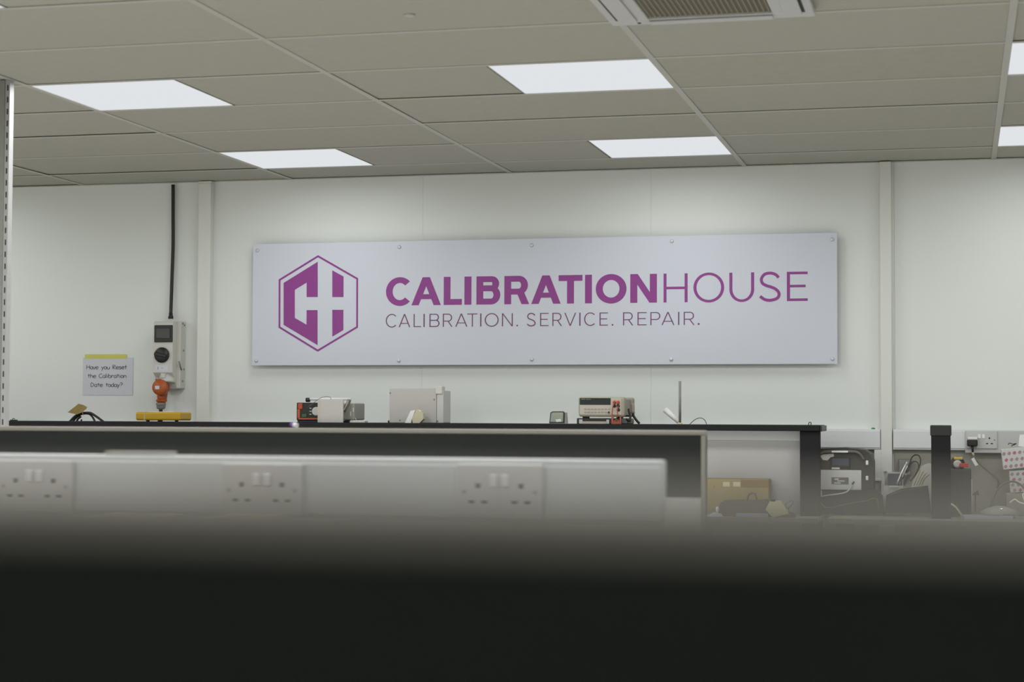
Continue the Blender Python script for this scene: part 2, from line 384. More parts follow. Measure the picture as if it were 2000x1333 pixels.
def glyph(ch, x0, x1, z0, z1, t):
    h = z1-z0; w = x1-x0; th = t*0.84; out = []; xm = (x0+x1)/2; zm = (z0+z1)/2
    if ch == 'I': out.append(bar(x0,z0,x1,z1))
    elif ch == 'L': out += [bar(x0,z0,x0+t,z1), bar(x0,z0,x1,z0+th)]
    elif ch == 'T': out += [bar(xm-t/2,z0,xm+t/2,z1), bar(x0,z1-th,x1,z1)]
    elif ch == 'H': out += [bar(x0,z0,x0+t,z1), bar(x1-t,z0,x1,z1), bar(x0,zm-th/2,x1,zm+th/2)]
    elif ch == 'E': out += [bar(x0,z0,x0+t,z1), bar(x0,z0,x1,z0+th), bar(x0,z1-th,x1,z1), bar(x0,zm-th/2+h*0.01,x1-w*0.1,zm+th/2+h*0.01)]
    elif ch == 'N': out += [bar(x0,z0,x0+t,z1), bar(x1-t,z0,x1,z1), para(x1-t*1.06,x0,z0,z1,t*1.06)]
    elif ch == 'V': out += [para(xm-t/2,x0,z0,z1,t), para(xm-t/2,x1-t,z0,z1,t)]
    elif ch == 'A':
        tx = t*1.08
        out += [para(x0,xm-tx*0.5,z0,z1,tx), para(x1-tx,xm-tx*0.5,z0,z1,tx)]
        zb = z0+h*(0.215 if t > 0.15*h else 0.26); fr = (zb-z0)/h
        out.append(bar(x0+tx*0.5+(xm-tx-x0+tx*0.5)*fr*0.9, zb, x1-tx*0.5-(xm-tx-x0+tx*0.5)*fr*0.9, zb+th*0.86))
    elif ch == 'O': out += arc(xm,zm,w/2,h/2*1.03,t,th,0,360,48)
    elif ch == 'C':
        W = w*1.10; out += arc(x0+W/2,zm,W/2,h/2*1.03,t,th,44,316,40)
    elif ch == 'U':
        rz = w*0.5
        out += [bar(x0,z0+rz,x0+t,z1), bar(x1-t,z0+rz,x1,z1)] + arc(xm,z0+rz,w/2,rz*1.03,t,th,180,360,28)
    elif ch == 'S':
        i = t/2
        P = [(0.93,0.83),(0.78,0.945),(0.52,1.0),(0.24,0.955),(0.09,0.80),(0.13,0.64),(0.32,0.545),(0.55,0.49),(0.80,0.40),(0.95,0.245),(0.86,0.075),(0.52,0.0),(0.24,0.035),(0.02,0.15)]
        out += ribbon(smooth([(x0+i*0.6+(w-i*1.2)*a, z0-h*0.01+i*0.86+(h*1.02-i*1.72)*b) for a, b in P]), t*0.96)
    elif ch in 'BRP':
        hb = h*(0.53 if ch == 'B' else (0.66 if t > 0.15*h else 0.60)); rz = hb/2; xe = x1-(w*0.05 if ch != 'P' else 0); xc = xe-rz
        out += [bar(x0,z0,x0+t,z1), bar(x0,z1-th,xc,z1), bar(x0,z1-hb,xc,z1-hb+th)]
        out += arc(xc,z1-rz,rz,rz,t,th,-90,90,20)
        if ch == 'B':
            hb2 = h-hb+th; r2 = hb2/2; xc2 = x1-r2
            out += [bar(x0,z0,xc2,z0+th), bar(x0,z0+hb2-th,xc2,z0+hb2)] + arc(xc2,z0+r2,r2,r2,t,th,-90,90,20)
        if ch == 'R':
            out.append(para(x1-t*1.1, xm-w*0.02, z0, z1-hb+th*0.5, t*1.1))
    elif ch == '.': out.append(bar(x0,z0,x1,z0+(x1-x0)*0.9))
    return out

# ------------------------------------------------------------------ the sign
YS = WALL-0.045
sx0, sx1, sz0, sz1 = -1.39608, 1.65619, CEIL-0.98796, CEIL-0.34423
sign = thing('wall_sign', ((sx0+sx1)/2, YS, sz0), 'wide pale sign with purple hexagon logo and CALIBRATIONHOUSE lettering on the wall', 'sign')
part('panel', MB().box(sx0,sx1,YS,YS+0.006,sz0,sz1,0.001,1), M_sign, sign)
YL = YS-0.0008
def poly_part(name, polys, M):
    b = MB()
    for i, q in enumerate(polys): b.prism(q, YL-0.000015*i, YS+0.001)
    return part(name, b, M, sign)
def pxp(pts): return [(A(500+a/3.3333, 430+b/3.3333, YS).x, A(500+a/3.3333, 430+b/3.3333, YS).z) for a, b in pts]
hexo = pxp([(404,229),(665,379),(664,701),(402,858),(147,702),(148,387)])
ctr = Vector((sum(p[0] for p in hexo)/6, sum(p[1] for p in hexo)/6))
hexi = [tuple(ctr+(Vector(p)-ctr)*0.955) for p in hexo]
lo = poly_part('hexagon_outline', [[hexo[i],hexo[(i+1)%6],hexi[(i+1)%6],hexi[i]] for i in range(6)], M_purple)
cs = pxp([(402,272),(402,502),(330,502),(330,408),(253,455),(253,638),(329,682),(330,587),(401,587),(401,815),(180,683),(180,410)])
poly_part('logo_letter_c', [[cs[0],cs[1],cs[2],cs[3]],[cs[0],cs[3],cs[4],cs[11]],[cs[11],cs[4],cs[5],cs[10]],[cs[10],cs[5],cs[6],cs[9]],[cs[6],cs[7],cs[8],cs[9]]], M_purple)
poly_part('logo_letter_h_bar', [pxp([(497,328),(570,368),(570,502),(497,502)])], M_purple)
poly_part('logo_letter_h_bar', [pxp([(497,585),(569,585),(569,717),(497,760)])], M_purple)
def zline(xp, yl, xl, yr, xr): return A(xp, yl+(yr-yl)*(xp-xl)/(xr-xl), YS).z
def letters(seq, base, top, tpx_fn, M):
    for ch, a, b, tt in seq:
        xa, xb = A(a,600,YS).x, A(b,600,YS).x; xm = (a+b)/2
        z0 = zline(xm, base[0], base[1], base[2], base[3]); z1 = zline(xm, top[0], top[1], top[2], top[3])
        poly_part('letter', glyph(ch, xa, xb, z0, z1, tt*(z1-z0)), M)
BW, LW, TW = 0.247, 0.104, 0.082
letters([('C',753.8,803,BW),('A',803.6,861,BW),('L',866.6,902,BW),('I',907,920.6,BW),('B',930.5,977,BW),('R',985,1033.4,BW),('A',1037.6,1095,BW),('T',1091,1137.5,BW),
         ('I',1142.6,1156,BW),('O',1163.6,1223.6,BW),('N',1231,1283,BW),('H',1296,1343,LW),('O',1354.4,1414.4,LW),('U',1424.6,1473,LW),('S',1482,1525.4,LW),('E',1537,1577.6,LW)],
        (596.5,832,588.3,1557), (541.8,832,531,1557), None, M_purple)
def q7(a): return 500+a/3.3333
def q8(a): return 1100+a/3.3333
tl = [('C',q7(846),q7(917)),('A',q7(930),q7(1005)),('L',q7(1027),q7(1075)),('I',q7(1091),q7(1099)),('B',q7(1130),q7(1195)),('R',q7(1217),q7(1280)),('A',q7(1298),q7(1377)),('T',q7(1376),q7(1442)),
      ('I',q7(1460),q7(1468)),('O',q7(1490),q7(1580)),('N',q7(1602),q7(1672)),('.',q7(1696),q7(1706)),('S',q7(1763),q7(1822)),('E',q7(1850),q7(1905)),('R',q7(1930),q7(1992)),
      ('V',q8(8),q8(84)),('I',q8(105),q8(113)),('C',q8(137),q8(210)),('E',q8(237),q8(292)),('.',q8(316),q8(326)),('R',q8(390),q8(456)),('E',q8(484),q8(543)),('P',q8(568),q8(632)),('A',q8(640),q8(724)),
      ('I',q8(748),q8(756)),('R',q8(785),q8(855)),('.',q8(876),q8(888))]
letters([(a,b,c_,TW) for a,b,c_ in tl], (639.5,790,635,1345), (613.8,790,609.5,1345), None, M_tagline)
for px, py in ((503,489.5),(501,705),(780,483),(779,705),(1038.5,479.5),(1039,702.5),(1312.5,471.5),(1311,702.5),(1625,468),(1626,701.5)):
    p = A(px, py, YS)
    sc_ = part('standoff_cap', MB().lathe((p.x,YS+0.001,p.z),(0,-1,0),[(0,0.0095),(0.004,0.0095),(0.007,0.0075),(0.008,0.003)],18), M_cap, sign)
    part('spacer', MB().cyl((p.x,YS+0.006,p.z),(p.x,WALL,p.z),0.008,n=12), M_cap, sc_)

# ------------------------------------------------------------------ cable trunking on the back wall
def rocker_socket(root, cx, zc, Y, s=1.0, M_plate=None, M_rock=None):
    """a British double socket, 146 x 86, seen from -Y; cx, zc its centre, Y the surface it sits on"""
    pt = part('socket_plate', MB().box(cx-0.073*s,cx+0.073*s,Y-0.009,Y,zc-0.043*s,zc+0.043*s,0.003), M_plate or M_socket, root)
    for sx in (-1, 1):
        part('rocker_switch', MB().box(cx+sx*0.0095*s-0.0065*s,cx+sx*0.0095*s+0.0065*s,Y-0.0125,Y-0.0088,zc+0.006*s,zc+0.026*s,0.0015), M_rock or M_rocker, pt)
        hx = cx+sx*0.0365*s
        hh = MB()
        hh.box(hx-0.0035*s,hx+0.0035*s,Y-0.0096,Y-0.0088,zc+0.004*s,zc+0.0115*s)
        for q in (-1, 1): hh.box(hx+q*0.011*s-0.005*s,hx+q*0.011*s+0.005*s,Y-0.0096,Y-0.0088,zc-0.0205*s,zc-0.0155*s)
        part('pin_slots', hh, M_hole, pt)
        part('plate_screw', MB().cyl((cx+sx*0.060*s,Y-0.0096,zc-0.002*s),(cx+sx*0.060*s,Y-0.0085,zc-0.002*s),0.0035*s,n=10), M_gland, pt)
    return pt
def trunking(root, x0, x1, z0, z1, y0, y1):
    part('body', MB().box(x0,x1,y0+0.006,y1,z0,z1,0.002), M_trunk, root)
    part('lid', MB().box(x0+0.001,x1-0.001,y0,y0+0.0058,z0+0.008,z1-0.008,0.002), M_trunk, root)
TZ0, TZ1 = 1.2465, 1.345
xs = A(1000,860,WALL-0.05).x
T = thing('cable_trunking', (xs,WALL,TZ0), 'white wall trunking running behind the black instrument shelf up to the right cover strip', 'trunking')
trunking(T, -2.6, xa2-0.002, TZ0, TZ1, WALL-0.05, WALL)
T = thing('cable_trunking', (2.6,WALL,TZ0), 'white wall trunking with double socket right of the cover strip', 'trunking')
trunking(T, xb2+0.004, 4.4, TZ0, TZ1, WALL-0.05, WALL)
pb = A(1885,860,WALL-0.07).x
part('outlet_box', MB().box(pb,pb+0.40,WALL-0.066,WALL-0.049,TZ0-0.012,TZ1-0.004,0.003), M_socket, T)
so = rocker_socket(T, A(1917,862,WALL-0.066).x, (TZ0+TZ1)/2+0.002, WALL-0.066)
# plug and its lead
YP = WALL-0.078
x0,x1,z0,z1 = rect(1888.5,859,1909.5,872,YP)
pl = thing('mains_plug', ((x0+x1)/2,YP,z0), 'black mains plug with grey lead hanging from the right wall socket', 'plug')
part('plug_body', MB().box(x0,x1,YP-0.035,YP,z0,z1,0.006), M_blackp, pl)
xw0,xw1,zw0,zw1 = rect(1890,854,1909,859,YP)
part('plug_shoulder', MB().box(xw0,xw1,YP-0.03,YP,z1-0.001,zw1,0.003), M_white, pl)
a = A(1899,871,YP-0.02); b = A(1900,884,YP-0.02)
part('strain_relief', MB().cyl(a,b,0.007,0.0045,12), M_cable, pl)
YC = 3.22
pts = [A(1900,883,YP-0.02),A(1902,893,YP-0.03),A(1915,908,3.28),A(1935,925,3.26),A(1946,935,3.25),A(1950,945,3.24),A(1946,960,3.22),A(1942,966,3.20)]
part('lead', MB().tube(pts,0.0042,8), M_casegr, pl)
part('lead_sleeve', MB().tube([A(1900,885,YP-0.022),A(1902,891,YP-0.028)],0.0055,8,0), M_pad, pl)
a = A(1903,901,3.29); d = Vector((0.022,0,-0.03))
part('lead_label', MB().box(a.x-0.006,a.x+0.009,3.275,3.278,a.z-0.024,a.z+0.016,0.001,1,rot=(math.radians(-30),'Y')), M_white, pl)
p = A(1705,840,WALL-0.052)
solo('putty_blob', MB().lathe((p.x,WALL-0.025,TZ1-0.001),(0,0,1),[(0,0.009),(0.004,0.01),(0.008,0.005)],12), M_green, (p.x,WALL-0.025,TZ1), 'small green blob on top of the wall trunking', 'putty')
x0,x1,z0,z1 = rect(1707.5,879,1722,940,WALL-0.05)
solo('cable_drop', MB().box(x0,x1-0.002,WALL-0.045,WALL-0.0121,z0,TZ0-0.001,0.003).box(x0-0.004,x1-0.002,WALL-0.048,WALL-0.0121,z0,z0+0.012,0.002), M_trim, (x0,WALL-0.03,z0), 'short upright white conduit stub under the wall trunking beside the cover strip', 'conduit')

# ------------------------------------------------------------------ bench A with its black instrument shelf (along the back wall)
SH = 1.3655; ST = 0.027; WT = 0.948
YA = 2.80
def leg_pair(root, xs_, ys_, top, M, w=0.04):
    for x in xs_:
        for y in ys_:
            part('leg', MB().box(x-w/2,x+w/2,y-w/2,y+w/2,0,top,0.003), M, root)
xr = 1.613; xl = -3.3
ba = thing('instrument_bench', ((xr+xl)/2,3.0,0), 'long workbench below the sign with a black shelf on black uprights', 'workbench')
part('worktop', MB().box(xl,xr,2.66,WALL-0.06,WT-0.022,WT,0.003), M_bench, ba)
part('front_edge', MB().box(xl,xr,2.648,2.6598,WT-0.022,WT,0.002), M_edge, ba)
leg_pair(ba, (xl+0.05,-0.5,xr-0.05), (2.72,3.28), WT-0.022, M_black, 0.05)
for xx in (xl+0.05, xr-0.0485):
    part('upright', MB().box(xx-0.0455,xx+0.0455,2.83,2.89,WT,SH-ST,0.003), M_black, ba)
part('shelf', MB().box(xl,xr,YA,3.12,SH-ST,SH,0.004), M_black, ba)
part('shelf_end_cap', MB().box(xr,xr+0.008,YA+0.002,3.118,SH-ST-0.002,SH-0.002,0.003), M_blackp, ba)
part('back_panel', MB().box(xl,xr-0.09,2.93,2.945,WT,SH-0.073,0.002), M_board, ba)
part('top_rail', MB().box(xl,xr-0.09,2.922,2.952,SH-0.071,SH-ST-0.001,0.002), M_trunk, ba)
p = A(1582,828,2.95)
part('eye_screw', MB().tube([(p.x-0.007,2.95,SH),(p.x-0.005,2.95,SH+0.01),(p.x,2.95,SH+0.013),(p.x+0.005,2.95,SH+0.01),(p.x+0.004,2.95,SH+0.001)],0.002,6), M_blackp, ba)

# bench along the wall at the right with a lone upright
bb = thing('wall_bench', (3.0,3.0,0), 'beige workbench along the wall at the right with one black upright', 'workbench')
part('worktop', MB().box(xr+0.04,4.4,2.66,WALL-0.06,WT-0.022,WT,0.003), M_bench, bb)
part('front_edge', MB().box(xr+0.04,4.4,2.648,2.6598,WT-0.022,WT,0.002), M_edge, bb)
leg_pair(bb, (xr+0.10,3.0,4.3), (2.72,3.28), WT-0.022, M_black, 0.05)
x0,x1,_,_ = rect(1818.5,840,1856.5,860,YA+0.01)
part('upright', MB().box(x0,x1,YA+0.01,YA+0.075,WT,SH-0.03,0.002), M_black, bb)
part('upright_cap', MB().box(x0-0.004,x1+0.004,YA+0.004,YA+0.081,SH-0.045,SH+0.003,0.004), M_blackp, bb)

# ------------------------------------------------------------------ mid-room benches
def plain_bench(name, label, x0, x1, y0, y1, side_y=None):
    T = thing(name, ((x0+x1)/2,(y0+y1)/2,0), label, 'workbench')
    part('worktop', MB().box(x0,x1,y0,y1,WT-0.025,WT,0.003), M_bench, T)
    leg_pair(T, (x0+0.06,x1-0.06), (y0+0.06,y1-0.06), WT-0.025, M_black, 0.05)
    return T
YB = -1.0
bx1 = 1.608; bx0 = -2.6; BT = 1.3705
B = plain_bench('screen_bench', 'workbench in mid room carrying a beige-edged upright board with dark inset', bx0, bx1, -1.75, -0.9)
part('upstand_board', MB().box(bx0,bx1,YB+0.006,YB+0.03,WT,BT-0.012,0.003), M_board, B)
part('dark_inset', MB().box(bx0+0.012,bx1-0.0125,YB,YB+0.006,1.203,BT-0.0125,0.001,1), M_darkpanel, B)
part('top_edging', MB().box(bx0,bx1,YB-0.002,YB+0.034,BT-0.012,BT,0.003), M_edge, B)
part('side_edging', MB().box(bx1-0.012,bx1,YB-0.002,YB+0.034,WT,BT-0.012,0.003), M_edge, B)
# small vial on the top edging
p = A(574,833,YB+0.015)
vi = thing('specimen_tube', (p.x,YB+0.016,BT), 'tiny white tube with purple band lying on the beige board edge', 'tube')
d = Vector((0.93,-0.2,-0.15)).normalized(); c0 = Vector((p.x-0.0115,YB+0.019,BT+0.0095))
part('tube_body', MB().cyl(c0+d*0.011,c0+d*0.022,0.0072,0.0072,14), M_greylt, vi)
part('band', MB().cyl(c0+d*0.004,c0+d*0.011,0.0064,0.0068,14), M_purplecap, vi)
part('cap', MB().cyl(c0-d*0.001,c0+d*0.004,0.005,0.006,14), M_blackp, vi)

YT = -2.69
tx1 = 1.768; tx0 = -0.6; CZ1 = 1.3365; CZ0 = 1.236
Cb = plain_bench('socket_bench', 'nearer workbench carrying white power trunking with double sockets', tx0, tx1, -3.35, -2.6)
for xx in (tx0+0.08, 0.6, tx1-0.08):
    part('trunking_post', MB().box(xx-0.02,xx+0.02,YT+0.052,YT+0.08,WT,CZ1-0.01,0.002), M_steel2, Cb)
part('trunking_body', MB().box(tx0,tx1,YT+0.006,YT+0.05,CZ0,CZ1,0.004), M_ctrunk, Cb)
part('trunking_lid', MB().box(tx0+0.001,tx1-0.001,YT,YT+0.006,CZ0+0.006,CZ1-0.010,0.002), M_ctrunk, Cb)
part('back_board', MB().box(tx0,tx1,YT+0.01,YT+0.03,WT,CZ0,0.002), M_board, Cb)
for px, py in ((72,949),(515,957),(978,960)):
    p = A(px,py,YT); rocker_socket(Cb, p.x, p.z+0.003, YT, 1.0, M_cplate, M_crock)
x0,x1,z0,z1 = rect(213,884,341,894,YT+0.03)
solo('steel_rule', MB().box(x0,x1,YT+0.012,YT+0.042,CZ1,CZ1+0.006,0.002), M_edge, ((x0+x1)/2,YT+0.027,CZ1), 'pale flat strip lying on top of the socket trunking', 'strip')
# blurred things standing on that bench
def box_file(px0, px1, ptop, Y, M, label, tilt=0):
    x0,x1,_,zt = rect(px0,ptop,px1,ptop+60,Y)
    T = thing('box_file', ((x0+x1)/2,Y,WT), label, 'box file', 'box files on the socket bench')
    part('case', MB().box(x0,x1,Y,Y+0.13,WT,zt,0.003), M, T)
    part('spine_label', MB().box(x0+0.006,x1-0.006,Y-0.001,Y,zt-0.16,zt-0.09), M_paper, T)
    part('finger_hole', MB().cyl(((x0+x1)/2,Y-0.001,WT+0.06),((x0+x1)/2,Y+0.001,WT+0.06),0.009,n=14), M_hole, T)
box_file(562,600,1036,-2.90,M_violet,'low blue-violet box file blurred below the middle socket')
box_file(604,624,1022,-2.90,M_violet,'narrow blue-violet box file blurred below the middle socket')
box_file(647,671,1012,-2.90,M_violet,'tallest blue-violet box file, rightmost below the middle socket')
x0,x1,_,zt = rect(299,985,334,1060,-2.9); xm=(x0+x1)/2; rr=(x1-x0)/2
bo = thing('spray_bottle', (xm,-2.9,WT), 'blurred blue-green bottle standing below the socket trunking at left', 'bottle')
part('bottle_body', MB().lathe((xm,-2.9,WT),(0,0,1),[(0,rr*0.9),(0.01,rr),(0.2,rr),(0.235,rr*0.6),(0.25,rr*0.4)],20), M_blue, bo)
part('cap', MB().lathe((xm,-2.9,WT+0.25),(0,0,1),[(0,rr*0.45),(0.03,rr*0.45),(0.04,rr*0.3)],16), M_violet, bo)
x0,x1,_,zt = rect(150,1006,288,1060,-2.92)
cbx = thing('cardboard_box', ((x0+x1)/2,-2.92,WT), 'blurred buff cardboard box below the left socket', 'box')
part('carton', MB().box(x0,x1,-2.92,-2.78,WT,zt,0.002), M_card, cbx)
part('packing_tape', MB().box((x0+x1)/2-0.02,(x0+x1)/2+0.02,-2.921,-2.8,zt-0.05,zt+0.0008), M_carddk, cbx)
x0,x1,_,zt = rect(390,1008,492,1060,-2.92)
cbx = thing('cardboard_box', ((x0+x1)/2,-2.92,WT), 'blurred buff cardboard box between blue bottle and violet box files', 'box')
part('carton', MB().box(x0,x1,-2.92,-2.78,WT,zt,0.002), M_card, cbx)
part('packing_tape', MB().box((x0+x1)/2-0.02,(x0+x1)/2+0.02,-2.921,-2.8,zt-0.05,zt+0.0008), M_carddk, cbx)

# the dark screen right in front of the lens
YD = CAM.y+0.25
DT = 1.3981
D = thing('desk_divider', (2.17,YD,0), 'near dark divider screen with pale top edging, fully blurred across the bottom', 'divider')
part('screen_panel', MB().box(1.3,3.1,YD,YD+0.03,0.05,DT-0.0063,0.002), M_neardark, D)
part('top_edging', MB().box(1.3,3.1,YD-0.001,YD+0.031,DT-0.0063,DT,0.001,1), M_rimnear, D)
for xx in (1.45, 2.95):
    part('foot', MB().box(xx-0.03,xx+0.03,YD-0.12,YD+0.2,0,0.05,0.005), M_black, D)

# ------------------------------------------------------------------ slotted upright at the left
YU = 0.47
x0 = A(9,400,YU).x; x1 = A(19.5,160,YU).x
sx_ = -1.2135; wv = 0.021
U = thing('slotted_upright', (sx_,YU,0), 'grey slotted steel upright reaching the ceiling at the left picture edge', 'upright')
fx1 = A(19.5,160,YU).x; fx0 = fx1-0.0185
part('slotted_face', MB().box(fx0,fx1,YU,YU+0.003,0,CEIL-0.001), M_steel, U)
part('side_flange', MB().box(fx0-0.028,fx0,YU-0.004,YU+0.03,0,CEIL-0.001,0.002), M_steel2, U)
part('rear_flange', MB().box(fx1-0.003,fx1,YU+0.003,YU+0.03,0,CEIL-0.001), M_steel, U)
sl = MB(); z = CEIL-0.02
while z > 1.0:
    sl.box(fx0+0.0075,fx0+0.0125,YU-0.0006,YU+0.001,z-0.021,z); z -= 0.0445
k = part('slots', sl, M_hole, U)

# ------------------------------------------------------------------ isolator with the orange plug
cbl = MB().tube([A(338,361,WALL-0.02),A(338,420,WALL-0.02),A(338,480,WALL-0.02),A(336,540,WALL-0.022),A(334,600,WALL-0.03),A(333.5,612,WALL-0.03)],0.0095,10)
YI = WALL-0.13
x0,x1,z0,z1 = rect(299.5,632,337,728,YI)
iso = thing('isolator_socket', ((x0+x1)/2,WALL,z0-0.1), 'grey switched wall socket unit with smoked flap and black rotary knob', 'isolator')
part('supply_cable', cbl, M_cable, iso)
part('cable_gland', MB().lathe(A(333.5,623,WALL-0.03),(0,0,1),[(0,0.014),(0.012,0.014),(0.016,0.011),(0.03,0.0105)],12), M_cable, iso)
zt = z1+0.012
part('back_box', MB().box(x0+0.01,x1+0.018,WALL-0.07,WALL,z0-0.085,zt+0.002,0.006), M_grey, iso)
pr = [(WALL-0.07,z0-0.085),(YI+0.03,z0-0.025),(YI,z0),(YI,z1),(YI+0.012,zt),(WALL-0.0705,zt)]
part('front_housing', MB().prismx(pr, x0, x1), M_grey, iso)
wx0,wx1,wz0,wz1 = rect(301.5,635.5,337.5,669,YI-0.004)
fl = part('flap_frame', MB().box(wx0,wx1,YI-0.008,YI,wz0,wz1,0.004), M_blackp, iso)
part('window', MB().box(wx0+0.012,wx1-0.014,YI-0.0115,YI-0.0078,wz0+0.02,wz1-0.016,0.003), M_smoke, fl)
p = A(317,694,YI)
kn = part('rotary_knob', MB().lathe((p.x,YI,p.z),(0,-1,0),[(0,0.041),(0.012,0.041),(0.018,0.036),(0.019,0.01)],28), M_blackp, iso)
part('knob_grip', MB().box(p.x-0.034,p.x+0.034,YI-0.034,YI-0.018,p.z-0.009,p.z+0.009,0.004,rot=(math.radians(12),'Y')), M_blackp, kn)
lx0,lx1,lz0,lz1 = rect(303,713,329,726,YI)
lb = part('label', MB().box(lx0,lx1,YI-0.001,YI,lz0,lz1), M_paper, iso)
part('label_mark', MB().box(lx0+0.016,lx0+0.018,YI-0.0014,YI-0.001,lz0+0.01,lz1-0.01).box(lx0+0.036,lx0+0.043,YI-0.0014,YI-0.001,lz0+0.017,lz0+0.019), M_ink, lb)
for px, py in ((346,636),(351,633),(348,685),(346,722),(350,745)):
    q = A(px,py,WALL-0.02)
    xx = x1+0.0185
    part('lug_screw', MB().cyl((xx-0.001,WALL-0.02-0.004*(px-345),q.z),(xx+0.003,WALL-0.02-0.004*(px-345),q.z),0.005,n=10), M_gland, iso)
q0 = A(345,716,WALL-0.04)
part('hinge_rod', MB().cyl((x1+0.02,YI+0.04,q0.z+0.025),(x1+0.02,YI+0.07,q0.z-0.02),0.004,n=10), M_gland, iso)
# socket spout
s0 = Vector(((x0+x1)/2+0.002, YI+0.045, z0-0.012))
part('socket_lid', MB().box(s0.x-0.012,s0.x+0.014,YI-0.004,YI+0.02,z0-0.03,z0-0.004,0.003), M_greylt, iso)
part('socket_spout', MB().lathe((s0.x+0.004,YI+0.05,z0-0.01),(0.12,-0.25,-1),[(0,0.045),(0.04,0.043),(0.052,0.043)],22), M_greylt, iso)
# orange plug
YO = YI+0.0
p = A(313,758,YO); 
op = thing('orange_plug', (p.x,YO+0.03,A(314,803,YO).z), 'orange industrial plug with grey gland pushed up into the wall isolator', 'plug')
part('round_cap', MB().lathe((p.x,YO+0.03,p.z),(0.12,-1,0.05),[(0,0.038),(0.035,0.042),(0.05,0.042),(0.056,0.037),(0.057,0.01)],26), M_orange, op)
part('white_marker', MB().box(p.x-0.012-0.004,p.x+0.012-0.004,YO-0.0305,YO-0.0265,p.z-0.008,p.z+0.010), M_paper, op)
part('body', MB().tube([A(317,741,YO+0.04),A(317,752,YO+0.04),A(317,770,YO+0.04),A(316,783,YO+0.035)], lambda t: 0.038-0.014*t, 18, 3), M_orange, op)
part('collar', MB().lathe(A(315.5,781,YO+0.035),(0,0,-1),[(0,0.029),(0.01,0.029),(0.014,0.022),(0.022,0.022)],20), M_orange, op)
part('gland', MB().lathe(A(314.5,787,YO+0.035),(0,0,-1),[(0,0.022),(0.003,0.026),(0.014,0.026),(0.016,0.023),(0.024,0.025),(0.032,0.021),(0.036,0.012)],20), M_gland, op)
part('lead', MB().tube([A(314,797,YO+0.035),A(314,806,YO+0.035),A(313,818,YO+0.05),A(318,840,WALL-0.06),A(320,870,WALL-0.06)],0.010,10), M_cable, op)

# ------------------------------------------------------------------ A4 notice
YN = WALL-0.003
nx0,nx1,nz0,nz1 = rect(162,699,259.5,772.5,YN)
no = thing('wall_notice', ((nx0+nx1)/2,YN,nz0), 'white A4 notice taped to the wall reading Have you Reset the Calibration Date today?', 'notice')
part('sheet', MB().box(nx0,nx1,YN,YN+0.0012,nz0,nz1), M_paper, no)
tx0_,tx1_,tz0_,tz1_ = rect(166,692.5,247,701,YN-0.001)
part('tape_strip', MB().box(tx0_,tx1_,YN-0.0012,YN-0.0004,tz0_,tz1_), M_tape, no)
HW = {  # hand lettering, strokes in a cell of x-height 0.62 and cap height 1
 'H': (0.72,[[(0.08,0),(0.08,1)],[(0.66,0),(0.64,1)],[(0.08,0.5),(0.66,0.54)]]),
 'a': (0.56,[[(0.5,0.56),(0.3,0.62),(0.1,0.48),(0.06,0.25),(0.18,0.02),(0.36,0.05),(0.48,0.25),(0.5,0.56),(0.5,0.2),(0.56,0)]]),
 'v': (0.52,[[(0.04,0.6),(0.25,0.0),(0.48,0.62)]]),
 'e': (0.58,[[(0.08,0.32),(0.5,0.36),(0.46,0.56),(0.28,0.63),(0.08,0.46),(0.06,0.2),(0.22,0.01),(0.52,0.08)]]),
 'y': (0.54,[[(0.05,0.6),(0.27,0.1)],[(0.5,0.62),(0.27,0.1),(0.12,-0.35)]]),
 'o': (0.56,[[(0.28,0.62),(0.08,0.5),(0.05,0.2),(0.24,0.0),(0.46,0.12),(0.5,0.42),(0.28,0.62)]]),
 'u': (0.56,[[(0.06,0.6),(0.06,0.2),(0.2,0.0),(0.4,0.08),(0.5,0.3)],[(0.5,0.6),(0.5,0.0)]]),
 'R': (0.66,[[(0.1,0),(0.1,0.98)],[(0.1,0.98),(0.45,0.94),(0.55,0.74),(0.4,0.55),(0.1,0.48),(0.6,0.0)]]),
 's': (0.5,[[(0.44,0.54),(0.25,0.62),(0.08,0.5),(0.2,0.36),(0.4,0.26),(0.4,0.08),(0.22,0.0),(0.05,0.08)]]),
 't': (0.48,[[(0.24,0.95),(0.24,0.05)],[(0.04,0.62),(0.46,0.64)]]),
 'h': (0.56,[[(0.08,1.0),(0.08,0)],[(0.08,0.4),(0.26,0.6),(0.44,0.5),(0.5,0.0)]]),
 'C': (0.7,[[(0.62,0.86),(0.42,0.98),(0.16,0.8),(0.07,0.42),(0.2,0.06),(0.42,0.02),(0.66,0.16)]]),
 'l': (0.26,[[(0.13,1.0),(0.13,0)]]),
 'i': (0.26,[[(0.13,0.6),(0.13,0)],[(0.13,0.86),(0.13,0.78)]]),
 'b': (0.56,[[(0.08,1.0),(0.08,0.05)],[(0.08,0.4),(0.3,0.6),(0.5,0.42),(0.46,0.1),(0.26,0.0),(0.08,0.1)]]),
 'r': (0.46,[[(0.08,0.6),(0.08,0)],[(0.08,0.4),(0.24,0.6),(0.44,0.54)]]),
 'n': (0.54,[[(0.08,0.6),(0.08,0)],[(0.08,0.42),(0.28,0.6),(0.44,0.46),(0.48,0.0)]]),
 'D': (0.72,[[(0.1,0),(0.12,0.98)],[(0.12,0.98),(0.46,0.85),(0.64,0.52),(0.5,0.16),(0.1,0.0)]]),
 'd': (0.56,[[(0.48,1.0),(0.5,0.0)],[(0.48,0.5),(0.28,0.6),(0.08,0.45),(0.06,0.16),(0.24,0.0),(0.48,0.16)]]),
 '?': (0.52,[[(0.06,0.84),(0.26,1.0),(0.48,0.84),(0.42,0.62),(0.24,0.45),(0.22,0.28)],[(0.21,0.06),(0.21,0.0)]]),
 ' ': (0.5,[])}
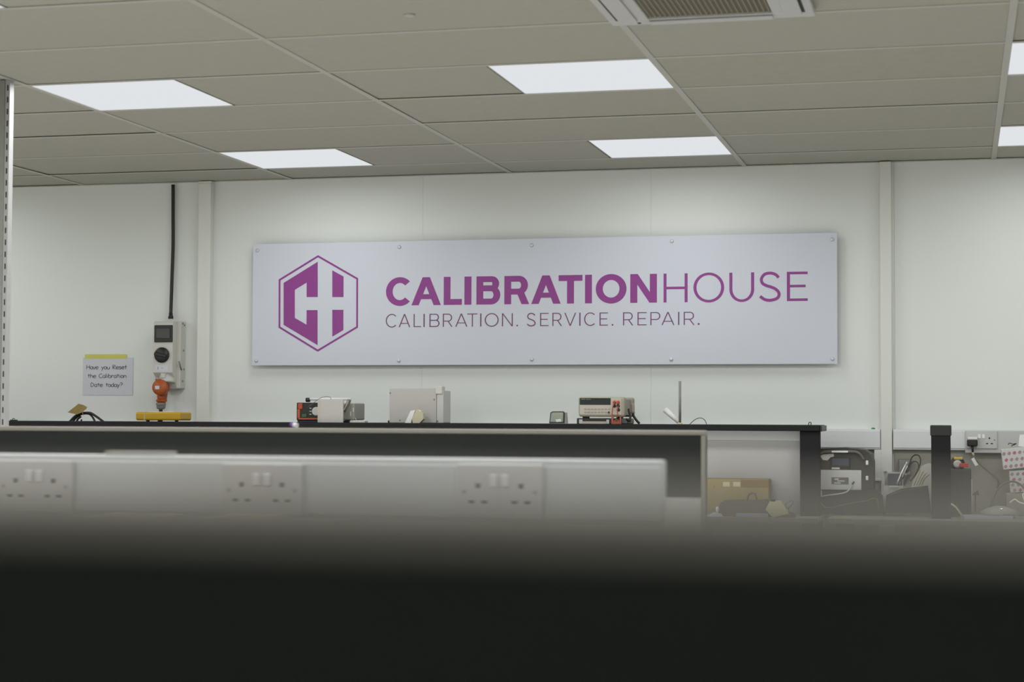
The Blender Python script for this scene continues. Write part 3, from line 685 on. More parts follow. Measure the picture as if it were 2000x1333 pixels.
def handline(txt, px0, px1, pyb, cap):
    xa, xb = A(px0,pyb,YN).x, A(px1,pyb,YN).x; zb = A((px0+px1)/2,pyb,YN).z
    H = cap*0.00262; tot = sum(HW[c][0] for c in txt); sx = (xb-xa)/tot
    b = MB(); x = xa; kk = 0
    for ch in txt:
        wch, st = HW[ch]
        for s_ in st:
            P = [(x+a*sx, zb+c_*H) for a, c_ in s_]
            if len(P) > 2: P = [tuple(v) for v in smooth(P,4)]
            for q in ribbon(P, 0.0029): kk += 1; b.prism(q, YN-0.0004-0.000003*kk, YN+0.0003)
        x += wch*sx
    part('lettering', b, M_ink, no)
handline('Have you Reset', 168.5, 248, 721.5, 8.5)
handline('the Calibration', 171, 247, 738.5, 8.5)
handline('Date today?', 176.5, 239.5, 756, 8.5)

# ------------------------------------------------------------------ things on the black shelf (left to right)
# coiled lead with tag
p = A(165,824,2.95)
T = thing('coiled_lead', (p.x,2.95,SH), 'dark cable bent into an arch on the shelf with a buff card tag', 'cable')
def W2(px, py, Y): return A(px,py,Y)
part('cable_arch', MB().tube([W2(136,824.5,2.95),W2(146,814,2.95),W2(156,808.5,2.95),W2(166,807,2.95),W2(177,807.5,2.95),W2(188,814,2.95),W2(203,825,2.95)],0.0062,10), M_cable, T)
part('cable_arch', MB().tube([W2(142,824.5,2.97),W2(150,815,2.97),W2(159,809.5,2.97),W2(172,808.5,2.97),W2(180,814,2.97),W2(186,825,2.97)],0.0052,10), M_cable, T)
part('cable_end', MB().tube([W2(150,825,2.96),W2(152,819,2.96),W2(158,814,2.96)],0.006,8), M_cable, T)
part('plug_end', MB().cyl(W2(159,826,2.96),W2(159,819.5,2.96),0.0055,0.0045,10), M_blackp, T)
tp = [W2(132,806,2.93),W2(153,789.5,2.94),W2(163,792,2.95),W2(170,796,2.95),W2(168,800,2.94),W2(160,806,2.93),W2(150,810,2.925)]
tb = MB(); f0 = [tb.bm.verts.new(v) for v in tp]; f1 = [tb.bm.verts.new(v+Vector((0,0.0015,0.0008))) for v in tp]
tb.bm.faces.new(f0); tb.bm.faces.new(f1[::-1])
for i in range(len(tp)): tb.bm.faces.new((f0[i],f1[i],f1[(i+1)%len(tp)],f0[(i+1)%len(tp)]))
part('card_tag', tb, M_tagc, T)
part('tag_string', MB().tube([W2(159,802,2.924),W2(161,806,2.93),W2(162.5,812,2.94)],0.0015,6), M_pad, T)
# yellow case
x0,x1,z0,z1 = rect(264.5,805.5,352.5,823,2.92)
T = thing('yellow_case', ((x0+x1)/2,2.98,SH), 'flat bright yellow rounded case on feet below the orange plug', 'case')
part('shell', MB().box(x0,x1,2.92,3.06,SH+0.006,z1,0.009,3), M_yellow, T)
xm = A(282,815,2.92).x
part('strap', MB().box(xm-0.003,xm+0.003,2.9188,3.0612,SH+0.0055,z1+0.0008,0.002), M_pad, T)
for xx in (x0+0.06,(x0+x1)/2,x1-0.03):
    part('foot', MB().cyl((xx,2.94,SH),(xx,2.94,SH+0.009),0.009,n=12), M_blackp, T)
part('paper_slip', MB().box(x0+0.055,x1-0.05,2.95,3.03,z1,z1+0.0025), M_white, T)

# bench power supply / meter with orange kit, white carton in front
YM = 2.93
x0,x1,z0,z1 = rect(579,787,692,822,YM)
T = thing('portable_tester', ((x0+x1)/2,3.0,SH), 'grey portable tester with black panel, orange fittings and white carry handle, left on shelf', 'instrument')
xg = A(670,800,YM).x
part('base_plate', MB().box(A(580,825,YM).x,A(672,825,YM).x,YM+0.005,3.08,SH,SH+0.010,0.002), M_navy, T)
part('open_case', MB().box(x0,A(624,800,YM).x,YM,3.07,SH+0.010,z1,0.004), M_blackp, T)
x_,xq,za,zb_ = rect(583,817,622,820,YM-0.002); part('circuit_edge', MB().box(x_,xq,YM-0.003,YM,za,zb_), M_copper, T)
x_,xq,za,zb_ = rect(582,788,591,800,YM-0.003); part('orange_fitting', MB().box(x_,xq,YM-0.006,YM,za,zb_,0.003), M_red, T)
x_,xq,za,zb_ = rect(581,800,586,817,YM-0.003); part('orange_fitting', MB().box(x_,xq,YM-0.004,YM,za,zb_,0.002), M_copper, T)
x_,xq,za,zb_ = rect(589,809,599,816,YM-0.003); part('green_fitting', MB().box(x_,xq,YM-0.004,YM,za,zb_,0.003), M_greenpcb, T)
for py in (797,803,809):
    x_,xq,za,zb_ = rect(604,py,608,py+1.5,YM-0.003); part('label_mark', MB().box(x_,xq,YM-0.001,YM,za,zb_), M_grey, T)
x_,xq,_,zt = rect(668,788,692.5,822,YM)
part('grey_case', MB().box(x_,xq,YM,3.09,SH+0.012,zt,0.006), M_midgrey, T)
part('vent_slot', MB().box(A(684,808,YM).x,A(685.4,808,YM).x,YM-0.0008,YM+0.001,A(684,813,YM).z,A(684,804,YM).z).box(A(689.5,800,YM).x,A(690.7,800,YM).x,YM-0.0008,YM+0.001,A(690,805,YM).z,A(690,797,YM).z), M_white, T)
part('rubber_foot', MB().box(A(672.5,824,YM).x,A(681,824,YM).x,YM,YM+0.03,SH,SH+0.0125,0.002), M_blackp, T)
zh = A(640,780,YM).z
part('carry_handle', MB().cyl((A(597,780,YM).x,YM+0.03,zh),(A(682,780,YM).x,YM+0.03,zh),0.0065,n=14), M_white, T)
part('handle_pivot', MB().cyl((A(594,782,YM).x,YM+0.03,zh-0.004),(A(601,782,YM).x,YM+0.03,zh-0.004),0.011,n=16), M_blackp, T)
part('handle_arm', MB().tube([A(682.5,782,YM-0.02),A(678,792,YM-0.03),A(671,804,YM-0.035)],0.0095,12,3), M_casegr, T)
part('handle_stripe', MB().tube([A(680.5,783,YM-0.029),A(676,793,YM-0.0395),A(670.5,803,YM-0.044)],0.0025,8,3), M_creamd, T)
p = A(618,804,YM-0.015)
solo('tape_roll', MB().lathe((p.x,YM-0.022,p.z),(0,1,0),[(0,0.018),(0.0005,0.0215),(0.014,0.0215),(0.0145,0.018)],26), M_greylt, (p.x,YM-0.015,p.z-0.0215), 'pale disc held between the black tester panel and the white carton', 'disc')
x0,x1,_,z1 = rect(620.5,781,670,826,2.84)
T = thing('small_carton', ((x0+x1)/2,2.88,SH), 'plain white upright carton in front of the portable tester', 'carton')
part('carton_body', MB().box(x0,x1,2.84,2.850,SH,z1,0.0015), M_cream, T)
part('carton_flap', MB().box(x0,A(626,800,2.84).x,2.8392,2.84,SH+0.002,z1-0.002), M_dmmp, T)
solo('wire_offcut', MB().tube([A(600,797,2.915),A(613,787,2.91),A(624,779,2.90),A(632,776,2.895),A(640,775,2.893),A(645,776.5,2.892),A(646.5,780.5,2.892)],0.0013,6), M_casegr, A(624,781,2.9), 'thin grey wire looping over the top of the white carton', 'wire')
x0,x1,_,z1 = rect(683,822.5,712.5,827,2.87)
solo('flat_adaptor', MB().box(x0,x1,2.87,2.92,SH,z1,0.002).tube([A(694,817,2.93),A(696,822,2.92),A(697,827,2.91)],0.0014,6), M_grey, ((x0+x1)/2,2.895,SH), 'low flat grey block on the shelf right of the tester', 'block')

# cream cabinet with control knob
YK = 2.95
x0,x1,_,z1 = rect(760.5,758.5,852,827,YK)
T = thing('instrument_cabinet', ((x0+x1)/2,3.0,SH), 'tall plain cream metal cabinet standing on the shelf below the sign', 'cabinet')
part('housing', MB().box(x0,x1,YK,3.09,SH,z1,0.003), M_cream, T)
xs0,xs1,_,zs = rect(852,763,865.5,827,YK)
part('side_cover', MB().box(x1+0.0005,xs1,YK+0.004,3.085,SH,z1-0.012,0.003), M_greylt, T)
part('corner_block', MB().box(A(851,760,YK).x,A(864,760,YK).x,YK-0.006,3.0,A(858,770,YK).z,A(858,755,YK).z,0.003), M_grey, T)
for px, py in ((762,768),(848,781),(781,821.5),(854,823)):
    q = A(px,py,YK); part('screw', MB().lathe((q.x,YK+0.0005,q.z),(0,-1,0),[(0,0.0045),(0.002,0.004),(0.0025,0.002)],10), M_gland, T)
q = A(757,826,YK); part('side_knob', MB().cyl((x0-0.012,YK+0.02,SH+0.006),(x0,YK+0.02,SH+0.006),0.006,n=12), M_blackp, T)
q = A(818,815,2.88)
T = thing('desk_magnifier', (q.x,2.88,SH), 'faceted cream knob-shaped stand with white slanted arm before the cream cabinet', 'stand')
hp = [A(a,b,2.88) for a, b in ((806,818),(815,801),(818,800),(824,803),(828,808),(828.5,819),(821,827.5),(808,827.5))]
part('faceted_head', MB().prism([(v.x,max(v.z,SH)) for v in hp],2.865,2.895), M_creamd, T)
hp = [A(a,b,2.88) for a, b in ((792,826.5),(803,803),(812,801.5),(805,821),(804,827)) ]
part('slanted_arm', MB().prism([(v.x,max(v.z,SH)) for v in hp],2.87,2.89), M_white, T)
q = A(821,803,2.863); part('edge_chip', MB().box(q.x-0.006,q.x+0.004,2.861,2.866,q.z-0.003,q.z+0.002,0.001,1,rot=(math.radians(35),'Y')), M_white, T)

# small display
YK = 2.90
T = thing('small_display', (A(1088,825,YK).x,YK,SH), 'little tilted grey display with dark rim and white sticker left of the multimeter', 'display')
pf = lambda pts, Y: [(A(a,b,Y).x, max(A(a,b,Y).z,SH)) for a, b in pts]
part('rim', MB().prism(pf([(1072.5,827.5),(1075,806.5),(1079,804),(1099,804),(1102,806.5),(1101,827.5)],YK),YK,YK+0.02), M_case, T)
part('screen', MB().prism(pf([(1074.5,824.5),(1077,807.5),(1080,806),(1098.5,806),(1100,807.5),(1099.3,824.5)],YK),YK-0.001,YK+0.001), M_lcdg, T)
part('sticker', MB().prism(pf([(1085,820),(1095,818.5),(1096.5,824),(1087,825)],YK),YK-0.0018,YK-0.0009), M_white, T)
part('back_shell', MB().prism(pf([(1078,827.5),(1078,806),(1105,806),(1106.5,827.5)],YK+0.02),YK+0.02,YK+0.055), M_greylt, T)

# bench multimeter on a lower instrument
YK = 2.86
x0,x1,_,z1 = rect(1126.5,817.5,1214,827,YK)
lo_ = thing('lower_instrument', ((x0+x1)/2,2.98,SH), 'low black instrument with pale front carrying the bench multimeter', 'instrument')
zl = z1
part('case', MB().box(x0,x1,YK,3.10,SH,zl,0.003), M_blackp, lo_)
xq0,xq1,zq0,_ = rect(1138,823,1184,827,YK); part('front_strip', MB().box(xq0,xq1,YK-0.002,YK,SH+0.001,A(1160,823.5,YK).z), M_dmmp, lo_)
for pa, pb_ in ((1131,1138),(1184.5,1190)):
    part('silver_tab', MB().box(A(pa,820,YK).x,A(pb_,820,YK).x,YK-0.003,YK,SH+0.001,zl-0.006,0.001), M_greylt, lo_)
YK = 2.85
x0,x1,z0,z1 = rect(1129.5,776,1220,813,YK)
z0 = zl+0.007
T = thing('bench_multimeter', ((x0+x1)/2,3.0,zl), 'beige bench multimeter with dark display and orange test leads', 'multimeter')
part('case', MB().box(x0+0.012,x1-0.012,YK+0.02,3.12,z0+0.006,z1-0.006,0.006), M_midgrey, T)
part('front_bumper', MB().box(x0,x1,YK,YK+0.055,z0,z1,0.011,3), M_dmm, T)
part('rear_bumper', MB().box(x0,x1,3.075,3.13,z0,z1,0.011,3), M_dmm, T)
part('front_panel', MB().box(A(1132,800,YK).x,A(1214.5,800,YK).x,YK-0.002,YK+0.004,A(1172,811,YK).z,A(1172,777.5,YK).z,0.003), M_dmmp, T)
part('display_window', MB().box(A(1132.5,784,YK).x,A(1193,784,YK).x,YK-0.0035,YK,A(1160,791.5,YK).z,A(1160,778,YK).z,0.002), M_lcd, T)
q0,q1,qa,qb = rect(1135,779.3,1154,781.2,YK-0.004)
part('maker_print', MB().box(q0,q0+(q1-q0)*0.42,YK-0.0042,YK-0.0036,qa,qb).box(q0+(q1-q0)*0.5,q1,YK-0.0042,YK-0.0036,qa,qb-0.001), M_casegr, T)
for r_, py in enumerate((799.5,805.5)):
    for k_ in range(8):
        px = 1141+k_*6.6
        q0,q1,qa,qb = rect(px,py-1.2,px+4.2,py+1.6,YK-0.003); part('push_button', MB().box(q0,q1,YK-0.006,YK-0.001,qa,qb,0.0015), M_dmm, T)
q = A(1189,806.5,YK-0.003); part('power_button', MB().cyl((q.x,YK-0.006,q.z),(q.x,YK-0.001,q.z),0.0055,n=14), M_casegr, T)
part('terminal_plate', MB().box(A(1194,794,YK).x,A(1214,794,YK).x,YK-0.003,YK,A(1204,811,YK).z,A(1204,778,YK).z,0.002), M_dmmp, T)
for px, py, Mx in ((1200,786.5,M_red),(1207.5,786.5,M_red),(1200,793.5,M_blackp),(1207.5,793.5,M_blackp),(1208,801,M_blackp)):
    q = A(px,py,YK-0.003); part('terminal', MB().lathe((q.x,YK-0.002,q.z),(0,-1,0),[(0,0.0078),(0.006,0.0078),(0.008,0.006),(0.016,0.0055)],14), Mx, T)
side = A(1127,800,YK)
part('handle_boss', MB().lathe((x0+0.002,YK+0.11,(z0+z1)/2),(-1,0,0),[(0,0.03),(0.01,0.028),(0.013,0.02)],18), M_dmm, T)
for xx in (x0+0.03, x1-0.03):
    part('foot', MB().box(xx-0.015,xx+0.015,YK+0.03,YK+0.05,zl,z0+0.003), M_blackp, T)
def lead(px, pyt, pyb, px2):
    return [A(px,pyt,YK-0.012),A(px-0.3,pyt+4,YK-0.022),A(px2,(pyt+pyb)/2,YK-0.02),A(px2,pyb,YK-0.012)]
part('test_lead', MB().tube([A(1200,786.5,YK-0.018),A(1199,789,YK-0.026),A(1196.5,797,YK-0.024),A(1195,812,YK-0.016),A(1195,825,YK-0.012)],0.0022,8), M_red, T)
part('test_lead', MB().tube([A(1207.5,793.5,YK-0.018),A(1206.5,797,YK-0.026),A(1206,806,YK-0.022),A(1206,816,YK-0.014)],0.0022,8), M_red, T)
pb0 = thing('probe_holder', (A(1204,826,2.83).x,2.835,SH), 'orange-red square bracket hanging below the multimeter terminals', 'bracket')
fb = MB(); q0,q1,qa,qb = rect(1194,812,1213,826.5,2.83)
qa = SH
fb.box(q0,q0+0.009,2.83,2.842,qa,qb,0.001,1).box(q1-0.007,q1,2.83,2.842,qa,qb-0.006,0.001,1).box(q0+0.009,q1-0.007,2.83,2.842,qa,qa+0.014,0.001,1)
part('frame', fb, M_redb, pb0)
part('cross_wire', MB().tube([(q0+0.01,2.829,qa+0.012),((q0+q1)/2,2.828,qa+0.02),(q1-0.008,2.829,qa+0.014)],0.0016,6), M_copper, pb0)
# mains lead behind the meter
T = thing('meter_mains_lead', (A(1240,826,3.05).x,3.06,SH), 'black mains leads with plug behind the right side of the multimeter', 'cable')
part('cable', MB().tube([A(1228,800,2.915),A(1229,806,2.90),A(1231,815,2.89),A(1229,822,2.88),A(1223,819,2.87)],0.0055,10), M_cable, T)
part('cable', MB().tube([A(1236,806,2.95),A(1237,812,2.95),A(1242,820,2.95),A(1249,828,2.95)],0.006,10), M_cable, T)
part('plug_body', MB().box(A(1225,820,2.90).x,A(1237,820,2.90).x,2.89,2.92,SH,A(1230,818,2.90).z,0.006), M_casegr, T)
part('inlet_connector', MB().tube([A(1235,789,2.95),A(1236,794,2.95),A(1236,808,2.95)],0.009,12,3), M_dmm, T)

# white roll, rod, wire
a = A(1300,801,2.98); b = A(1327,826,2.95)
wr = thing('paper_roll', (b.x,2.95,SH), 'slim white rolled sheet leaning beside the grey rod', 'roll')
part('rolled_sheet', MB().cyl(a,(b.x,2.95,SH+0.006),0.016,0.008,16), M_white, wr)
part('rolled_end', MB().cyl(a+(a-b).normalized()*0.0005,a-(a-b).normalized()*0.002,0.010,0.010,14), M_greylt, wr)
q = A(1328,745,2.90)
rd = thing('support_rod', (q.x,2.90,SH), 'thin grey support rod standing upright on the shelf', 'rod')
part('rod', MB().cyl((q.x,2.90,SH+0.004),(q.x,2.90,q.z),0.0062,n=14), M_gland, rd)
part('rod_foot', MB().lathe((q.x,2.90,SH),(0,0,1),[(0,0.013),(0.004,0.013),(0.008,0.008)],16), M_creamd, rd)
solo('wire_hoop', MB().tube([A(1347,829.5,2.9),A(1355,822,2.9),A(1362,818,2.9),A(1368,817,2.9),A(1374,819,2.9),A(1378,823.5,2.9),A(1380,829.5,2.9)],0.0016,8), M_cable, (A(1364,829,2.9).x,2.9,SH), 'thin dark wire hoop standing on the shelf right of the rod', 'wire')
q = A(27,821,2.9)
solo('cable_clip', MB().box(q.x-0.012,q.x+0.012,2.88,2.92,SH,SH+0.006,0.002).tube([(q.x-0.01,2.9,SH+0.004),(q.x-0.004,2.9,SH+0.012),(q.x+0.006,2.9,SH+0.009)],0.002,6), M_blackp, (q.x,2.9,SH), 'small black clip on the shelf beside the slotted upright', 'clip')

# ------------------------------------------------------------------ things on the worktop under the black shelf
x0,x1,_,z1 = rect(1372,936.5,1501,1000,2.80)
T = thing('carton', ((x0+x1)/2,2.84,WT), 'buff cardboard carton with brown tape under the black shelf', 'box')
part('carton_body', MB().box(x0,x1,2.80,2.92,WT,z1,0.002), M_card, T)
q0,q1,qa,qb = rect(1447,937.5,1500.5,953,2.80); part('brown_tape', MB().box(q0,q1,2.799,2.80,qa,z1-0.002), M_carddk, T)
for pa, pb_ in ((1412,1425),(1432,1446)):
    q0,q1,qa,qb = rect(pa,942,pb_,951,2.80); part('print_mark', MB().box(q0,q1,2.7993,2.80,qa,qb), M_creamd, T)
q = A(1395,951,2.80); part('print_mark', MB().box(q.x-0.003,q.x+0.003,2.7993,2.80,q.z-0.003,q.z+0.003), M_carddk, T)
# dark soft bag
T = thing('soft_bag', (A(1460,1000,2.72).x,2.73,WT), 'dark grey soft bag lying in front of the cardboard carton', 'bag')
out = [(1398,1003),(1404,996),(1410,981),(1416,978),(1440,977),(1470,978),(1496,976),(1503,982),(1508,992),(1530,1000),(1548,1002),(1553,1008)]
pp = [(A(a,b,2.73).x, max(A(a,b,2.73).z,WT)) for a, b in out] + [(A(1553,1012,2.73).x,WT),(A(1398,1012,2.73).x,WT)]
bmx = MB().prism(pp,2.69,2.77)
part('bag_body', bmx, M_bag, T)
part('carry_loop', MB().tube([A(1459,979,2.72),A(1462,968,2.72),A(1468,964,2.72),A(1474,965,2.72),A(1477,972,2.72),A(1478,978,2.72)],0.004,8), M_bag, T)
q0,q1,qa,qb = rect(1438,1005,1500,1013,2.672)
solo('blue_folder', MB().box(q0,q1,2.665,2.688,WT,qb+0.004,0.001,1), M_bluepap, ((q0+q1)/2,2.675,WT), 'blue-grey folded sheet on the worktop before the dark bag', 'sheet')
q0,q1,qa,qb = rect(1377,1000,1412,1006,2.672)
solo('paper_scrap', MB().prism([(q0,WT),(q1,WT),(q1-0.01,WT+0.014),((q0+q1)/2,WT+0.02)],2.67,2.685), M_paper, ((q0+q1)/2,2.675,WT), 'pale crumpled paper scrap left of the dark bag', 'paper')
q = A(1401,991,2.685)
solo('white_knob', MB().lathe((q.x,2.685,WT+0.02),(0,0,1),[(0,0.006),(0.01,0.007),(0.018,0.009),(0.024,0.005)],14).cyl((q.x,2.685,WT),(q.x,2.685,WT+0.021),0.004,n=10), M_white, (q.x,2.685,WT), 'tiny white knob beside the left end of the dark bag', 'bottle')  # plain white knob on a thin stalk, for an unidentified small thing
pd = [A(a,b,2.672) for a, b in ((1495,996),(1503,980),(1525,978),(1541,1004),(1509,1014))]
T = thing('memo_pad', (A(1520,1012,2.675).x,2.68,WT), 'pale yellow memo pad propped at an angle against the dark bag', 'notepad')
part('pad', MB().prism([(v.x,max(v.z,WT)) for v in pd],2.672,2.680), M_pad, T)
part('binder_clip', MB().box(A(1506,977,2.672).x,A(1514,977,2.672).x,2.668,2.684,A(1510,980,2.67).z,A(1510,976,2.67).z,0.001,1), M_blackp, T)
solo('spectacles', MB().tube([A(1534,985,2.74),A(1540,981,2.74),A(1549,979,2.74),A(1547,986,2.74),A(1540,993,2.74),A(1535,990,2.74),A(1534,985,2.74)],0.0018,6).tube([A(1540,993,2.74),A(1541,1001,2.735),A(1542,1006,2.73)],0.0018,6), M_casegr, (A(1542,1005,2.74).x,2.74,WT), 'thin dark wire loop beside the memo pad', 'wire')

# ------------------------------------------------------------------ things on the wall bench at the right
YK = 3.0
T = thing('power_station', (A(1650,1000,YK).x,3.08,WT), 'charcoal carry-case machine with white front panel and arched handle', 'machine')
o_ = [(1570,1004),(1570,888),(1582,880),(1600,877),(1650,875),(1690,879.5),(1700,888),(1705.5,903),(1706,1004)]
part('case', MB().prism([(A(a,b,YK).x,max(A(a,b,YK).z,WT)) for a, b in o_],YK,3.20), M_case, T)
o_ = [(1590,1004),(1590,962),(1712,956),(1724,968),(1726,1004)]
part('base_block', MB().prism([(A(a,b,YK).x,max(A(a,b,YK).z,WT)) for a, b in o_],YK-0.03,YK-0.001), M_casedk, T)
part('handle', MB().tube([A(1596,893,YK-0.012),A(1606,884.5,YK-0.02),A(1622,882.5,YK-0.022),A(1660,882.5,YK-0.022),A(1674,884,YK-0.02),A(1682,890,YK-0.016),A(1687,898,YK-0.01)],0.0062,10), M_casegr, T)
part('handle_highlight_strip', MB().box(A(1625,882,YK).x,A(1657,882,YK).x,YK-0.031,YK-0.026,A(1640,884.3,YK).z,A(1640,880.7,YK).z,0.0015), M_white, T)
part('recess', MB().prism([(A(a,b,YK).x,A(a,b,YK).z) for a, b in ((1602,891),(1608,888),(1628,886.5),(1629,892),(1621,895),(1616,900),(1607,899))],YK-0.002,YK), M_grey, T)
q0,q1,qa,qb = rect(1622,893.5,1661,915,YK)
part('screen_bezel', MB().box(q0,q1,YK-0.004,YK,qa,qb,0.002), M_casedk, T)
q0,q1,qa,qb = rect(1625,896,1658,910,YK)
part('screen', MB().box(q0,q1,YK-0.005,YK-0.003,qa,qb,0.001,1), M_screen, T)
q0,q1,qa,qb = rect(1624.5,913.5,1640,917,YK); part('sticker', MB().box(q0,q1,YK-0.0055,YK-0.0035,qa,qb), M_grey, T)
for py in (904.5,934.5):
    q0,q1,qa,qb = rect(1691,py-4.5,1696,py+4,YK); part('latch', MB().box(q0,q1,YK-0.006,YK,qa,qb,0.002), M_white, T)
q0,q1,qa,qb = rect(1590,918.5,1682.5,957.5,YK-0.01)
fp = part('front_panel', MB().box(q0,q1,YK-0.012,YK-0.0005,qa,qb,0.003), M_greylt, T)
q0,q1,qa,qb = rect(1624,933,1657.5,946.5,YK-0.012); part('badge', MB().box(q0,q1,YK-0.0135,YK-0.0118,qa,qb,0.0008,1), M_casegr, fp)
w_ = q1-q0; h_ = qb-qa
part('badge_print', MB().box(q0+w_*0.18,q0+w_*0.42,YK-0.0142,YK-0.0134,qa+h_*0.62,qa+h_*0.86).box(q0+w_*0.34,q0+w_*0.76,YK-0.0142,YK-0.0134,qa+h_*0.40,qa+h_*0.56).box(q0+w_*0.16,q0+w_*0.54,YK-0.0142,YK-0.0134,qa+h_*0.10,qa+h_*0.28), M_greylt, fp)
part('sensor_lead', MB().tube([A(1604,970,YK-0.04),A(1620,967.5,YK-0.04),A(1640,965,YK-0.04),A(1654,961,YK-0.03),A(1661,953,YK-0.025),A(1664,947,YK-0.02)],0.0032,8), M_greylt, T)
part('sensor_tip', MB().tube([A(1664,947,YK-0.02),A(1668,941.5,YK-0.018)],0.0032,8,0), M_blackp, T)
part('lead_bracket', MB().box(A(1601,966,YK).x,A(1606,966,YK).x,YK-0.036,YK-0.03,A(1603,971,YK).z,A(1603,958,YK).z,0.001,1), M_grey, T)
q0,q1,qa,qb = rect(1630,998,1690,1002,2.74)
solo('wooden_rule', MB().box(q0,q1,2.73,2.76,WT,WT+0.007,0.001,1), M_creamd, ((q0+q1)/2,2.745,WT), 'pale flat strip on the worktop before the charcoal machine', 'strip')
solo('orange_lead', MB().tube([A(1601,980,2.86),A(1610,990,2.83),A(1622,992,2.81),A(1640,988,2.82),A(1665,983,2.84),A(1690,979,2.86),A(1712,975,2.88),A(1716,996,2.87)],0.0022,6), M_carddk, (A(1622,998,2.81).x,2.81,WT), 'thin brown-orange lead in front of the charcoal machine', 'cable')

# dark keyboard-like sloping block
o_ = [(1729,1003),(1731,968),(1760,956),(1812,950),(1818,1003)]
T = thing('dark_case', (A(1765,1003,2.93).x,2.96,WT), 'dark brown sloping case behind the lone black upright', 'case')
part('sloping_body', MB().prism([(A(a,b,2.93).x,max(A(a,b,2.93).z,WT)) for a, b in o_],2.93,3.0), M_casedk, T)
part('lid_line', MB().tube([A(1732,970,2.928),A(1760,958.5,2.928),A(1811,952.5,2.928)],0.0015,6,0), M_casegr, T)
ztp = A(1765,957,2.96).z
# clear tray with leads and hand tools, standing on the case
YK = 3.06
q0,q1,qa,qb = rect(1726,924,1764,965,YK)
T = thing('clear_tray', ((q0+q1)/2,YK+0.03,WT), 'clear plastic tray holding probes and leads beside the right cover strip', 'tray')
tb = MB(); zt = qb
tb.box(q0,q0+0.003,YK,YK+0.12,WT,zt).box(q1-0.003,q1,YK,YK+0.12,WT,zt-0.03).box(q0+0.003,q1-0.003,YK+0.117,YK+0.12,WT,zt).box(q0+0.003,q1-0.003,YK,YK+0.003,WT,A(1745,949,YK).z).box(q0+0.003,q1-0.003,YK+0.003,YK+0.117,WT,WT+0.003)
part('tray_walls', tb, M_tray, T)
part('tray_rim', MB().box(q0-0.001,q0+0.010,YK-0.002,YK+0.12,zt-0.001,zt+0.003), M_casegr, T)
part('dark_insert', MB().box(q0+0.018,q1-0.006,YK+0.06,YK+0.11,WT+0.004,zt-0.006,0.002), M_screen, T)
def stick(name, label, pts, r, M, M2=None):
    b0 = A(*pts[0]); 
    o = thing(name, (b0.x,b0.y,WT), label, 'probe', 'probes standing in the clear tray')
    part('shaft', MB().tube([A(*q) for q in pts], r, 10, 2), M, o)
    if M2: part('tip', MB().tube([A(*pts[-1]), A(*pts[-1])+(A(*pts[-1])-A(*pts[-2])).normalized()*0.014], r*0.7, 8, 0), M2, o)
stick('steel_probe','bright steel probe, leftmost in the clear tray',[(1751,948,3.10),(1760,926,3.11),(1769,908,3.12)],0.0042,M_metal,M_white)
stick('steel_probe','slimmer steel probe leaning close beside the brightest one',[(1756,947,3.12),(1764,928,3.13),(1773,910,3.14)],0.003,M_metal,M_casegr)
stick('steel_probe','short pale probe, rightmost in the clear tray',[(1760,946,3.14),(1766,934,3.15),(1773,923,3.16)],0.0032,M_greylt,M_blackp)
q0,q1,qa,qb = rect(1737,948,1755,952,3.04)
solo('bent_bracket', MB().box(q0,q1,3.035,3.045,A(1746,952,3.04).z,A(1746,949,3.04).z,0.001,1), M_metal, ((q0+q1)/2,3.04,A(1746,952,3.04).z), 'bright bent steel strip on the front of the clear tray', 'bracket')
q0,q1,qa,qb = rect(1754,898,1779,930,3.30)
T = thing('wall_box', ((q0+q1)/2,3.34,qa), 'grey square box on the wall behind the probes and dark leads', 'box')
part('box_body', MB().box(q0,q1,3.33,WALL-0.0121,qa,qb,0.003), M_casegr, T)
part('box_lid', MB().box(q0+0.004,q1-0.004,3.325,3.3298,qa+0.004,qb-0.004,0.002), M_gland, T)
T = thing('dark_leads', (A(1785,955,3.12).x,3.12,WT), 'two dark looped test leads rising behind the clear tray', 'cable')
part('outer_loop', MB().tube([A(1770,925,3.14),A(1776,908,3.14),A(1781,894,3.14),A(1788,889,3.14),A(1795,891,3.13),A(1798,900,3.12),A(1795,914,3.11),A(1788,928,3.10),A(1778,940,3.09)],0.0030,8), M_cable, T)
part('inner_loop', MB().tube([A(1773,921,3.15),A(1778,908,3.15),A(1785,902,3.15),A(1792,904,3.14),A(1794,912,3.13),A(1789,925,3.12),A(1780,938,3.10)],0.0026,8), M_cable, T)
part('grip', MB().tube([A(1770,924,3.14),A(1775,913,3.14)],0.006,10,0), M_blackp, T)
part('grip', MB().tube([A(1763,948,3.13),A(1769,930,3.14)],0.012,10,0), M_case, T)
T = thing('plastic_pouch', (A(1795,955,3.12).x,3.12,WT), 'crumpled translucent cream pouch left of the lone upright', 'pouch')
o_ = [(1780,952),(1783,938),(1792,925),(1800,911),(1812,906),(1830,908),(1832,952)]
part('pouch_body', MB().prism([(A(a,b,3.10).x,A(a,b,3.10).z) for a, b in o_]+[(A(1832,960,3.1).x,WT),(A(1780,960,3.1).x,WT)],3.10,3.17), M_pouch, T)
for k_ in range(4):
    part('fold', MB().tube([A(1785+k_*5,948,3.097),A(1790+k_*5,935,3.096),A(1797+k_*6,918+k_*3,3.098)],0.0022,6), M_pad, T)

